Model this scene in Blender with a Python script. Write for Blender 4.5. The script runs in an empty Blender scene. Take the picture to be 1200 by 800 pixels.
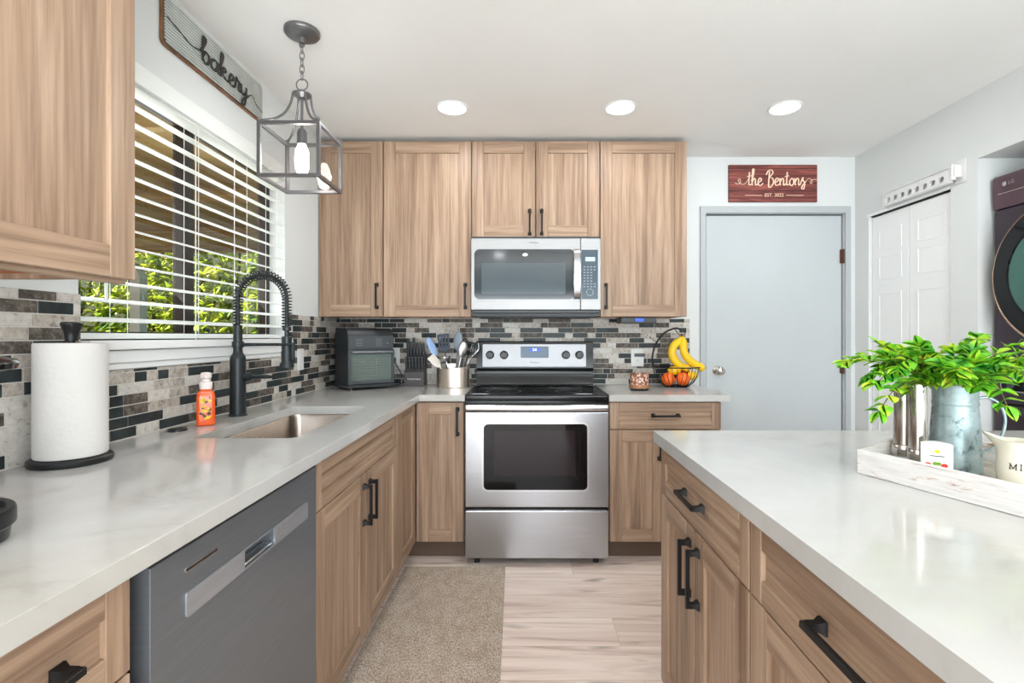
import bpy, bmesh, math, random
from mathutils import Vector, Matrix
SC = bpy.context.scene
COL = SC.collection
PI = math.pi
random.seed(7)

# ---------------------------------------------------------------- camera, world, lights, exposure
F = 590.0; CX, CY, EYE = 616.0, 394.0, 1.23          # focal length and principal point for a 1200x800 frame
cam_d = bpy.data.cameras.new('camera'); cam = bpy.data.objects.new('camera', cam_d); COL.objects.link(cam)
cam.location = (0, 0, EYE); cam.rotation_euler = (PI/2, 0, 0)
cam_d.sensor_width = 36; cam_d.lens = F*36/1200
cam_d.shift_x = -(CX-600)/1200; cam_d.shift_y = -(400-CY)/1200
cam_d.clip_start = 0.02
SC.camera = cam
SC.view_settings.view_transform = 'Standard'; SC.view_settings.look = 'None'
SC.view_settings.gamma = 1; SC.view_settings.use_curve_mapping = False
SC.view_settings.exposure = 0.53

W = bpy.data.worlds.new('world'); SC.world = W; W.use_nodes = True
wn = W.node_tree; sky = wn.nodes.new('ShaderNodeTexSky'); sky.sky_type = 'NISHITA'; sky.sun_disc = False
sky.sun_elevation = math.radians(53); sky.sun_rotation = math.radians(235)
wn.nodes['Background'].inputs['Strength'].default_value = 0.14
wn.links.new(sky.outputs[0], wn.nodes['Background'].inputs[0])

def lamp(name, kind, loc, energy, color=(1, 1, 1), aim=None, **kw):
    d = bpy.data.lights.new(name, kind); d.energy = energy; d.color = color
    for k, v in kw.items(): setattr(d, k, v)
    o = bpy.data.objects.new(name, d); COL.objects.link(o); o.location = loc
    if aim is not None:
        o.rotation_euler = (Vector(aim)-Vector(loc)).to_track_quat('-Z', 'Y').to_euler()
    return o
lamp('sun', 'SUN', (-5, 2, 8), 16, (1, .95, .85), aim=(-5+.5, 2+.35, 8-.8), angle=.01)
lamp('rear_fill', 'AREA', (.6, -2.88, 1.1), 165, (.87, .945, 1), aim=(.6, 0, 3.0), shape='RECTANGLE', size=3.2, size_y=2.1)  # unseen soft fill added behind the camera, not a known window
lamp('window_daylight', 'AREA', (-1.55, 1.99, 1.62), 5.5, (.93, .98, 1), aim=(0, 1.99, 3.0), shape='RECTANGLE', size=1.15, size_y=.8)
CAN_POWER = 2.7
CANS = [(-.381, 2.611), (.491, 2.611), (1.345, 2.611)]
CANS_ADDED = [(-.381, .55), (.491, .55), (1.345, .55), (-.381, -1.4), (.9, -1.4)]  # unseen downlights without fixtures, added to even out the room light

XL, XR, YB, YF, ZC = -1.235, 2.18, 3.333, -3.0, 2.416
ZCT = .914                                             # counter height

# ---------------------------------------------------------------- materials
def new_mat(name):
    m = bpy.data.materials.new(name); m.use_nodes = True
    nt = m.node_tree; b = nt.nodes['Principled BSDF']
    return m, nt, b
def srgb(r, g, b):
    f = lambda c: (c/255/12.92) if c/255 <= .04045 else ((c/255+.055)/1.055)**2.4
    return (f(r), f(g), f(b), 1)
def plain(name, col, rough=.5, metal=0., spec=.5, emit=None, estr=0., coat=0., trans=0., ior=1.45):
    m, nt, b = new_mat(name)
    b.inputs['Base Color'].default_value = srgb(*col); b.inputs['Roughness'].default_value = rough
    b.inputs['Metallic'].default_value = metal; b.inputs['Specular IOR Level'].default_value = spec
    b.inputs['Coat Weight'].default_value = coat; b.inputs['Transmission Weight'].default_value = trans
    b.inputs['IOR'].default_value = ior
    if emit: b.inputs['Emission Color'].default_value = srgb(*emit); b.inputs['Emission Strength'].default_value = estr
    return m
def node(nt, t, **kw):
    n = nt.nodes.new(t)
    for k, v in kw.items():
        if k.startswith('i_'):
            key = k[2:].replace('_', ' ')
            n.inputs[key].default_value = v
        else: setattr(n, k, v)
    return n
def coords(nt, scale=(1, 1, 1), rand=0., src='Object'):
    tc = node(nt, 'ShaderNodeTexCoord'); mp = node(nt, 'ShaderNodeMapping'); mp.inputs['Scale'].default_value = scale
    nt.links.new(tc.outputs[src], mp.inputs['Vector'])
    if rand:
        oi = node(nt, 'ShaderNodeObjectInfo'); mu = node(nt, 'ShaderNodeMath', operation='MULTIPLY'); mu.inputs[1].default_value = rand
        nt.links.new(oi.outputs['Random'], mu.inputs[0])
        nt.links.new(mu.outputs[0], mp.inputs['Location'])
    return mp.outputs[0]
def ramp(nt, fac, stops):
    r = node(nt, 'ShaderNodeValToRGB'); e = r.color_ramp.elements
    while len(e) < len(stops): e.new(.5)
    for el, (p, c) in zip(e, stops): el.position = p; el.color = srgb(*c)
    nt.links.new(fac, r.inputs[0]); return r.outputs[0]
def noise(nt, vec, scale, detail=4, rough=.55, dist=0.):
    n = node(nt, 'ShaderNodeTexNoise', i_Scale=scale, i_Detail=detail, i_Roughness=rough, i_Distortion=dist)
    nt.links.new(vec, n.inputs['Vector']); return n.outputs['Fac']
def mix(nt, a, b, fac, mode='MIX'):
    n = node(nt, 'ShaderNodeMix', data_type='RGBA', blend_type=mode)
    for s, v in ((6, a), (7, b), (0, fac)):
        if isinstance(v, (int, float)): n.inputs[s].default_value = v
        elif isinstance(v, tuple): n.inputs[s].default_value = srgb(*v)
        else: nt.links.new(v, n.inputs[s])
    return n.outputs[2]
def bump(nt, b, h, strength=.2, dist=.01):
    n = node(nt, 'ShaderNodeBump', i_Strength=strength, i_Distance=dist)
    nt.links.new(h, n.inputs['Height']); nt.links.new(n.outputs[0], b.inputs['Normal'])
def wood(name, along, cols, rough=.45):
    m, nt, b = new_mat(name)
    sc = {'z': (20, 20, .8), 'x': (.8, .8, 22)}[along]
    fs = {'z': (95, 95, 3.2), 'x': (3.2, 3.2, 95)}[along]
    v = coords(nt, sc, 37); f = coords(nt, fs, 37)
    n1 = noise(nt, v, 1.2, 7, .62, .5); n2 = noise(nt, f, 1.0, 3, .6)
    c1 = ramp(nt, n1, [(.25, cols[0]), (.5, cols[1]), (.72, cols[2])])
    c2 = ramp(nt, n2, [(.3, (190, 182, 176)), (.6, (255, 255, 255))])
    c = mix(nt, c1, c2, .55, 'MULTIPLY')
    vo = node(nt, 'ShaderNodeTexVoronoi', i_Scale=.3)
    nt.links.new(noise_vec(nt, v), vo.inputs['Vector'])
    k = ramp(nt, vo.outputs['Distance'], [(.02, (150, 118, 92)), (.16, (255, 255, 255))])
    c = mix(nt, c, k, .8, 'MULTIPLY')
    nt.links.new(c, b.inputs['Base Color']); b.inputs['Roughness'].default_value = rough
    b.inputs['Specular IOR Level'].default_value = .35
    bump(nt, b, n2, .12, .002)
    return m
def noise_vec(nt, v):
    n = node(nt, 'ShaderNodeTexNoise', i_Scale=1.1, i_Detail=2)
    nt.links.new(v, n.inputs['Vector'])
    a = node(nt, 'ShaderNodeVectorMath', operation='ADD'); nt.links.new(v, a.inputs[0]); nt.links.new(n.outputs['Color'], a.inputs[1])
    return a.outputs[0]
def mottled(name, stops, scale=14, rough=.5, metal=0., src='Object', detail=6, spec=.5, bmp=0.):
    m, nt, b = new_mat(name)
    n = noise(nt, coords(nt, src=src), scale, detail, .65, .4)
    nt.links.new(ramp(nt, n, stops), b.inputs['Base Color'])
    b.inputs['Roughness'].default_value = rough; b.inputs['Metallic'].default_value = metal; b.inputs['Specular IOR Level'].default_value = spec
    if bmp: bump(nt, b, n, bmp, .002)
    return m
def thin_glass(name, tint=(255, 255, 255), ior=1.45):
    m, nt, b = new_mat(name); nt.nodes.remove(b)
    t = node(nt, 'ShaderNodeBsdfTransparent'); t.inputs[0].default_value = srgb(*tint)
    g = node(nt, 'ShaderNodeBsdfGlossy'); g.inputs['Roughness'].default_value = .02
    fr = node(nt, 'ShaderNodeFresnel', i_IOR=ior); mx = node(nt, 'ShaderNodeMixShader')
    ge = node(nt, 'ShaderNodeNewGeometry'); sb_ = node(nt, 'ShaderNodeMath', operation='SUBTRACT'); sb_.inputs[0].default_value = 1; nt.links.new(ge.outputs['Backfacing'], sb_.inputs[1])
    mu = node(nt, 'ShaderNodeMath', operation='MULTIPLY'); nt.links.new(fr.outputs[0], mu.inputs[0]); nt.links.new(sb_.outputs[0], mu.inputs[1])
    nt.links.new(mu.outputs[0], mx.inputs[0]); nt.links.new(t.outputs[0], mx.inputs[1]); nt.links.new(g.outputs[0], mx.inputs[2])
    nt.links.new(mx.outputs[0], nt.nodes['Material Output'].inputs[0]); return m
def brushed(name, col, rough=.28, scale=(2, 2, 160), metal=1.):
    m, nt, b = new_mat(name)
    n = noise(nt, coords(nt, scale), 2.0, 3, .6)
    nt.links.new(ramp(nt, n, [(.3, tuple(int(c*.94) for c in col)), (.7, col)]), b.inputs['Base Color'])
    b.inputs['Metallic'].default_value = metal; b.inputs['Roughness'].default_value = rough
    return m
def leafy(name, c0, c1, c2, scale=6., transl=.35, rough=.45):
    m, nt, b = new_mat(name)
    n = noise(nt, coords(nt, src='Object'), scale, 2, .6)
    c = ramp(nt, n, [(.3, c0), (.5, c1), (.68, c2)])
    nt.links.new(c, b.inputs['Base Color']); b.inputs['Roughness'].default_value = rough
    t = node(nt, 'ShaderNodeBsdfTranslucent'); nt.links.new(c, t.inputs[0])
    mx = node(nt, 'ShaderNodeMixShader'); mx.inputs[0].default_value = transl
    nt.links.new(b.outputs[0], mx.inputs[1]); nt.links.new(t.outputs[0], mx.inputs[2])
    nt.links.new(mx.outputs[0], nt.nodes['Material Output'].inputs[0]); return m

M = {}
WC = [(118, 94, 76), (166, 138, 115), (188, 163, 139)]
M['wood_v'] = wood('oak_vertical_grain', 'z', WC); M['wood_h'] = wood('oak_horizontal_grain', 'x', WC)
M['cab_bottom'] = plain('unfinished_cabinet_underside', (190, 110, 68), .6)
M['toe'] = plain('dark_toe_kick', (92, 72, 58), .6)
M['black'] = plain('matte_black_metal', (22, 22, 23), .38, .3)
M['faucet_black'] = plain('satin_black_faucet', (38, 43, 45), .38, .2)
M['white_wall'] = mottled('white_wall_paint', [(.3, (219, 222, 221)), (.7, (223, 226, 225))], 2, .7, spec=.25)
M['ceiling'] = mottled('ceiling_paint', [(.3, (240, 240, 238)), (.7, (244, 244, 242))], 1.5, .8, spec=.2)
M['white'] = plain('white_trim_paint', (240, 241, 240), .35)
M['white_plastic'] = plain('white_plastic', (228, 228, 227), .4)
M['blind'] = plain('white_blind_vinyl', (236, 240, 237), .45)
M['cord'] = plain('white_cord', (240, 240, 236), .7)
M['grey_door'] = mottled('grey_door_paint', [(.3, (188, 194, 196)), (.7, (193, 199, 201))], 2, .42)
M['grey_casing'] = plain('grey_casing_paint', (182, 186, 188), .45)
M['brown_metal'] = plain('bronze_hinge', (92, 56, 44), .45, .5)
M['steel'] = brushed('brushed_stainless', (182, 183, 187), .26)
M['steel_h'] = brushed('brushed_stainless_horizontal', (205, 203, 202), .26, (2, 2, 160))
M['crock_steel'] = plain('warm_brushed_steel', (226, 212, 198), .3, 1.)
M['panel_steel'] = plain('range_panel_steel', (164, 165, 168), .45, .6)
M['steel_bright'] = plain('bright_stainless', (198, 198, 199), .24, 1.)
M['steel_dark'] = brushed('dark_stainless_door', (128, 132, 138), .34, (3, 3, 60), .65)
M['microwave_steel'] = brushed('satin_microwave_steel', (168, 168, 168), .42, (2, 2, 160), .4)
M['strip'] = brushed('dishwasher_handle_strip', (176, 179, 184), .3, (3, 3, 60), .65)
M['chrome'] = plain('chrome', (205, 200, 194), .12, 1.)
M['pewter'] = plain('pendant_grey_metal', (118, 117, 118), .36, .7)
M['black_glass'] = plain('black_ceramic_glass', (12, 12, 13), .08, 0., .4)
M['black_gloss'] = plain('black_enamel', (18, 18, 19), .16, 0., .3)
M['oven_glass'] = plain('dark_oven_window', (14, 12, 13), .06, 0., .3)
M['oven_inner'] = plain('brown_oven_window_centre', (34, 26, 29), .07, 0., .3)
M['mw_glass'] = plain('microwave_window', (26, 34, 38), .08, 0., .6)
M['mw_inner'] = plain('microwave_window_screen', (62, 74, 80), .12, 0., .5)
M['panel_blue'] = plain('blue_grey_control_panel', (44, 66, 80), .2)
M['range_disp'] = plain('range_display_panel', (92, 112, 132), .3)
M['lcd'] = plain('lit_blue_display', (20, 40, 110), .3, emit=(40, 90, 230), estr=.8)
M['lcd_digit'] = plain('lit_digits', (220, 230, 255), .4, emit=(210, 225, 255), estr=1.6)
M['lcd_pale'] = plain('pale_lit_display', (150, 190, 205), .3, emit=(150, 195, 212), estr=.7)
M['button'] = plain('pale_button_marks', (150, 165, 172), .5)
M['dark_plastic'] = plain('dark_grey_plastic', (48, 52, 55), .38)
M['charcoal'] = plain('charcoal_plastic', (70, 74, 77), .4)
M['black_plastic'] = plain('black_plastic', (26, 27, 28), .32)
M['sink'] = brushed('sink_stainless', (190, 178, 168), .27, (3, 3, 3))
M['tile_dark'] = mottled('tile_charcoal_glass', [(.3, (40, 46, 47)), (.7, (64, 70, 70))], 14, .3, spec=.15)
M['tile_brown'] = mottled('tile_mottled_brown_stone', [(.3, (52, 47, 43)), (.5, (92, 85, 78)), (.7, (138, 130, 120))], 60, .5, bmp=.2, spec=.25)
M['tile_beige'] = mottled('tile_beige_stone', [(.3, (110, 101, 92)), (.45, (172, 163, 152)), (.7, (205, 198, 188))], 55, .42, bmp=.2)
M['tile_light'] = mottled('tile_pale_stone', [(.3, (140, 133, 124)), (.42, (196, 191, 183)), (.7, (216, 212, 205))], 50, .4, bmp=.15)
M['grout'] = plain('pale_grout', (214, 210, 203), .8)
M['paper'] = None
M['glass'] = thin_glass('clear_glass')
M['lantern_glass'] = thin_glass('lantern_glass', (250, 250, 250), 1.5)
M['bulb'] = plain('glowing_bulb', (255, 255, 255), .3, emit=(255, 252, 248), estr=22)
M['can_light'] = plain('glowing_downlight_lens', (255, 255, 255), .3, emit=(255, 252, 246), estr=9)
M['frame_dark'] = plain('dark_bronze_window_frame', (40, 33, 26), .5)
M['silver'] = plain('satin_nickel', (205, 203, 200), .22, 1.)
M['orange_soap'] = plain('orange_soap', (240, 92, 26), .18, 0., .5, coat=.3)
M['pinkish'] = plain('pale_pink_pump_plastic', (240, 226, 222), .4)
M['yellow'] = plain('yellow_print', (245, 200, 30), .4); M['olive'] = plain('dark_leaf_print', (74, 78, 34), .5)
M['banana'] = mottled('banana_skin', [(.3, (244, 190, 20)), (.6, (252, 212, 40)), (.8, (235, 180, 30))], 9, .45)
M['banana_tip'] = plain('banana_stem_tip', (120, 78, 40), .6)
M['orange'] = mottled('orange_peel', [(.3, (240, 92, 22)), (.7, (250, 120, 34))], 40, .42, bmp=.2)
M['lemon'] = plain('lemon_peel', (246, 196, 36), .42)
M['apple'] = mottled('apple_skin', [(.35, (178, 24, 40)), (.55, (205, 42, 50)), (.75, (226, 110, 60))], 14, .3)
M['amber'] = None
M['cream'] = plain('cream_glaze', (232, 226, 208), .22, coat=.3)
M['ink'] = plain('dark_lettering', (48, 44, 42), .6)
M['sign_cream'] = plain('cream_lettering', (246, 214, 186), .6)
M['galv'] = mottled('galvanised_zinc', [(.34, (92, 108, 110)), (.42, (150, 168, 170)), (.7, (178, 194, 196))], 38, .42, .55)
M['leaf'] = leafy('faux_boxwood_leaf', (44, 150, 50), (128, 206, 44), (220, 238, 70), 24, .3)
M['stem'] = plain('brown_green_stem', (104, 96, 52), .6)
M['hedge'] = leafy('hedge_leaf', (70, 110, 22), (176, 200, 44), (240, 240, 110), 3.2, .4)
M['hedge_wood'] = plain('hedge_branch', (70, 52, 36), .8)
M['patio'] = wood('patio_cover_board', 'x', [(104, 84, 46), (140, 116, 66), (160, 138, 84)], .7)
M['post'] = plain('grey_blue_post', (196, 210, 218), .5)
M['red_print'] = plain('red_print', (206, 52, 40), .5); M['green_print'] = plain('green_print', (120, 160, 40), .5)
M['knife'] = plain('black_knife_handle', (40, 46, 50), .35); M['block'] = plain('grey_brown_block', (80, 75, 76), .5)
M['white_soft'] = plain('off_white_nylon', (222, 214, 202), .4)
M['blue'] = plain('pale_blue_silicone', (150, 182, 226), .4); M['teal'] = plain('teal_plastic', (40, 150, 160), .4)
M['navy'] = plain('slate_blue_nylon', (44, 58, 76), .45); M['greyblue'] = plain('grey_plastic_utensil', (128, 138, 150), .4)
M['plum'] = plain('dark_plum_steel', (74, 66, 74), .32, .55)
M['plum_top'] = plain('plum_console', (96, 76, 84), .3, .5)
M['gold'] = plain('rose_gold_rim', (214, 178, 150), .25, 1.)
M['green_glass'] = plain('green_tinted_door_bowl', (60, 108, 96), .12, .3, .8)

def mk_quartz():
    m, nt, b = new_mat('white_quartz')
    v = coords(nt); n = noise(nt, v, 2.4, 7, .62, 1.6); n2 = noise(nt, v, 1.1, 3, .5)
    c = ramp(nt, n, [(.3, (180, 178, 175)), (.4, (191, 190, 188)), (.6, (196, 196, 195))])
    c2 = ramp(nt, n2, [(.35, (244, 241, 234)), (.65, (255, 255, 255))])
    nt.links.new(mix(nt, c, c2, 1., 'MULTIPLY'), b.inputs['Base Color'])
    b.inputs['Roughness'].default_value = .09; b.inputs['Specular IOR Level'].default_value = .42
    return m
M['quartz'] = mk_quartz()
def mk_floor():
    m, nt, b = new_mat('pale_wood_plank_floor')
    v = coords(nt)
    br = node(nt, 'ShaderNodeTexBrick', offset=0., offset_frequency=2, i_Scale=1.0)
    br.inputs['Mortar Size'].default_value = .0011; br.inputs['Brick Width'].default_value = 1.22; br.inputs['Row Height'].default_value = .2
    br.inputs['Mortar Smooth'].default_value = .1; br.inputs['Bias'].default_value = 0
    br.inputs['Color1'].default_value = (0, 0, 0, 1); br.inputs['Color2'].default_value = (1, 1, 1, 1); br.inputs['Mortar'].default_value = (.5, .5, .5, 1)
    sx = node(nt, 'ShaderNodeSeparateXYZ'); nt.links.new(v, sx.inputs[0])
    dv = node(nt, 'ShaderNodeMath', operation='DIVIDE'); dv.inputs[1].default_value = .2; nt.links.new(sx.outputs['Y'], dv.inputs[0])
    fl = node(nt, 'ShaderNodeMath', operation='FLOOR'); nt.links.new(dv.outputs[0], fl.inputs[0])
    wn_ = node(nt, 'ShaderNodeTexWhiteNoise', noise_dimensions='1D'); nt.links.new(fl.outputs[0], wn_.inputs['W'])
    ma = node(nt, 'ShaderNodeMath', operation='MULTIPLY_ADD'); ma.inputs[1].default_value = 1.22; nt.links.new(wn_.outputs['Value'], ma.inputs[0]); nt.links.new(sx.outputs['X'], ma.inputs[2])
    cb = node(nt, 'ShaderNodeCombineXYZ'); nt.links.new(ma.outputs[0], cb.inputs['X']); nt.links.new(sx.outputs['Y'], cb.inputs['Y'])
    nt.links.new(cb.outputs[0], br.inputs['Vector'])
    mp = node(nt, 'ShaderNodeMapping'); mp.inputs['Scale'].default_value = (1.1, 17, 1)
    ad = node(nt, 'ShaderNodeVectorMath', operation='ADD'); nt.links.new(v, ad.inputs[0])
    sc = node(nt, 'ShaderNodeVectorMath', operation='SCALE'); sc.inputs['Scale'].default_value = 7.3
    nt.links.new(br.outputs['Color'], sc.inputs[0]); nt.links.new(sc.outputs[0], ad.inputs[1]); nt.links.new(ad.outputs[0], mp.inputs['Vector'])
    n = noise(nt, mp.outputs[0], 1.0, 6, .62, 1.2)
    c = ramp(nt, n, [(.3, (176, 150, 137)), (.42, (226, 208, 197)), (.56, (244, 231, 221)), (.75, (250, 240, 231))])
    tint = ramp(nt, br.outputs['Color'], [(0, (236, 228, 224)), (1, (255, 252, 250))])
    c = mix(nt, c, tint, 1., 'MULTIPLY')
    mp2 = node(nt, 'ShaderNodeMapping'); mp2.inputs['Scale'].default_value = (2.2, 8, 1); nt.links.new(ad.outputs[0], mp2.inputs['Vector'])
    vo = node(nt, 'ShaderNodeTexVoronoi', i_Scale=1.0); nt.links.new(noise_vec(nt, mp2.outputs[0]), vo.inputs['Vector'])
    k = ramp(nt, vo.outputs['Distance'], [(.03, (112, 90, 80)), (.2, (255, 255, 255))])
    c = mix(nt, c, k, .75, 'MULTIPLY')
    c = mix(nt, c, (186, 164, 150), br.outputs['Fac'])
    nt.links.new(c, b.inputs['Base Color']); b.inputs['Roughness'].default_value = .42
    return m
M['floor'] = mk_floor()
def mk_rug():
    m, nt, b = new_mat('mottled_beige_rug')
    v = coords(nt, (1, .55, 1)); n = noise(nt, v, 210, 2, .7); n2 = noise(nt, v, 22, 3, .6)
    c = ramp(nt, n, [(.32, (134, 119, 106)), (.5, (190, 175, 160)), (.68, (230, 218, 204))])
    c = mix(nt, c, ramp(nt, n2, [(.3, (225, 215, 205)), (.7, (255, 255, 255))]), .8, 'MULTIPLY')
    nt.links.new(c, b.inputs['Base Color']); b.inputs['Roughness'].default_value = .95; b.inputs['Specular IOR Level'].default_value = .1
    bump(nt, b, n, .8, .006); return m
M['rug'] = mk_rug()
def mk_paper():
    m, nt, b = new_mat('quilted_paper'); b.inputs['Base Color'].default_value = srgb(214, 211, 207); b.inputs['Roughness'].default_value = .9
    v = coords(nt, (1, 1, 1)); vo = node(nt, 'ShaderNodeTexVoronoi', i_Scale=75); nt.links.new(v, vo.inputs['Vector'])
    bump(nt, b, vo.outputs['Distance'], .14, .006); return m
M['paper'] = mk_paper()
def mk_amber():
    m, nt, b = new_mat('amber_mosaic_glass')
    vo = node(nt, 'ShaderNodeTexVoronoi', i_Scale=75); nt.links.new(coords(nt), vo.inputs['Vector'])
    c = ramp(nt, vo.outputs['Distance'], [(.1, (250, 226, 214)), (.4, (206, 160, 142)), (.62, (128, 84, 62))])
    nt.links.new(c, b.inputs['Base Color']); b.inputs['Roughness'].default_value = .15
    bump(nt, b, vo.outputs['Distance'], .5, .004); return m
M['amber'] = mk_amber()
M['amber_base'] = plain('amber_glass_base', (176, 122, 84), .15)
def mk_tray():
    m, nt, b = new_mat('distressed_white_wood')
    n = noise(nt, coords(nt, (7, 16, 40)), 1.6, 7, .72, .8); n2 = noise(nt, coords(nt, (3, 3, 60)), 3, 3, .6)
    c = ramp(nt, n, [(.32, (160, 120, 92)), (.38, (204, 186, 175)), (.43, (224, 220, 216)), (.7, (230, 228, 225))])
    c = mix(nt, c, ramp(nt, n2, [(.3, (225, 222, 222)), (.6, (255, 255, 255))]), .7, 'MULTIPLY')
    nt.links.new(c, b.inputs['Base Color']); b.inputs['Roughness'].default_value = .7; bump(nt, b, n2, .3, .002); return m
M['tray'] = mk_tray()
M['tray_floor'] = mottled('worn_tray_floor', [(.3, (150, 136, 124)), (.6, (196, 186, 176))], 20, .7)
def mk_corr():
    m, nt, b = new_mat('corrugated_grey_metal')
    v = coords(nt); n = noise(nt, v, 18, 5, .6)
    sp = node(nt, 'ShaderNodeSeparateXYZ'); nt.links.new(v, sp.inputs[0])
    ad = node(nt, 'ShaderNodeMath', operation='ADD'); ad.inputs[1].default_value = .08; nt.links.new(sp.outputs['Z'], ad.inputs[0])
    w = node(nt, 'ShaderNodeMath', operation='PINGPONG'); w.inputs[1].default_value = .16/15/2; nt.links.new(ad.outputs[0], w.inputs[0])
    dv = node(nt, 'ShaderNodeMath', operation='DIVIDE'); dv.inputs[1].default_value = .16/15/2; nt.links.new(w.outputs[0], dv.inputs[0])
    g = ramp(nt, dv.outputs[0], [(.55, (255, 255, 255)), (.9, (84, 88, 86))])      # groove shade painted into the colour so the ribs read
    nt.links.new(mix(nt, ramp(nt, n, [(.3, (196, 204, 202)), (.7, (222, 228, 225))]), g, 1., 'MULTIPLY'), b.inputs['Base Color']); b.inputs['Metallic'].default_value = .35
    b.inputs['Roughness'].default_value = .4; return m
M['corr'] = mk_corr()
M['sign_edge'] = mottled('rusty_wood_edge', [(.3, (92, 66, 50)), (.6, (150, 108, 76))], 16, .7)
def mk_redwood():
    m, nt, b = new_mat('reddish_stained_planks')
    v = coords(nt, (2.2, 1, 26), 0); n = noise(nt, v, 1.4, 6, .65, .8)
    c = ramp(nt, n, [(.3, (74, 34, 34)), (.48, (120, 58, 52)), (.66, (166, 92, 80))])
    sp = node(nt, 'ShaderNodeSeparateXYZ'); tc = node(nt, 'ShaderNodeTexCoord'); nt.links.new(tc.outputs['Object'], sp.inputs[0])
    w = node(nt, 'ShaderNodeMath', operation='PINGPONG'); w.inputs[1].default_value = .0243; nt.links.new(sp.outputs['Z'], w.inputs[0])
    g = ramp(nt, w.outputs[0], [(.0, (90, 70, 70)), (.0025, (255, 255, 255))])
    nt.links.new(mix(nt, c, g, 1., 'MULTIPLY'), b.inputs['Base Color']); b.inputs['Roughness'].default_value = .6; return m
M['redwood'] = mk_redwood()

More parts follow.
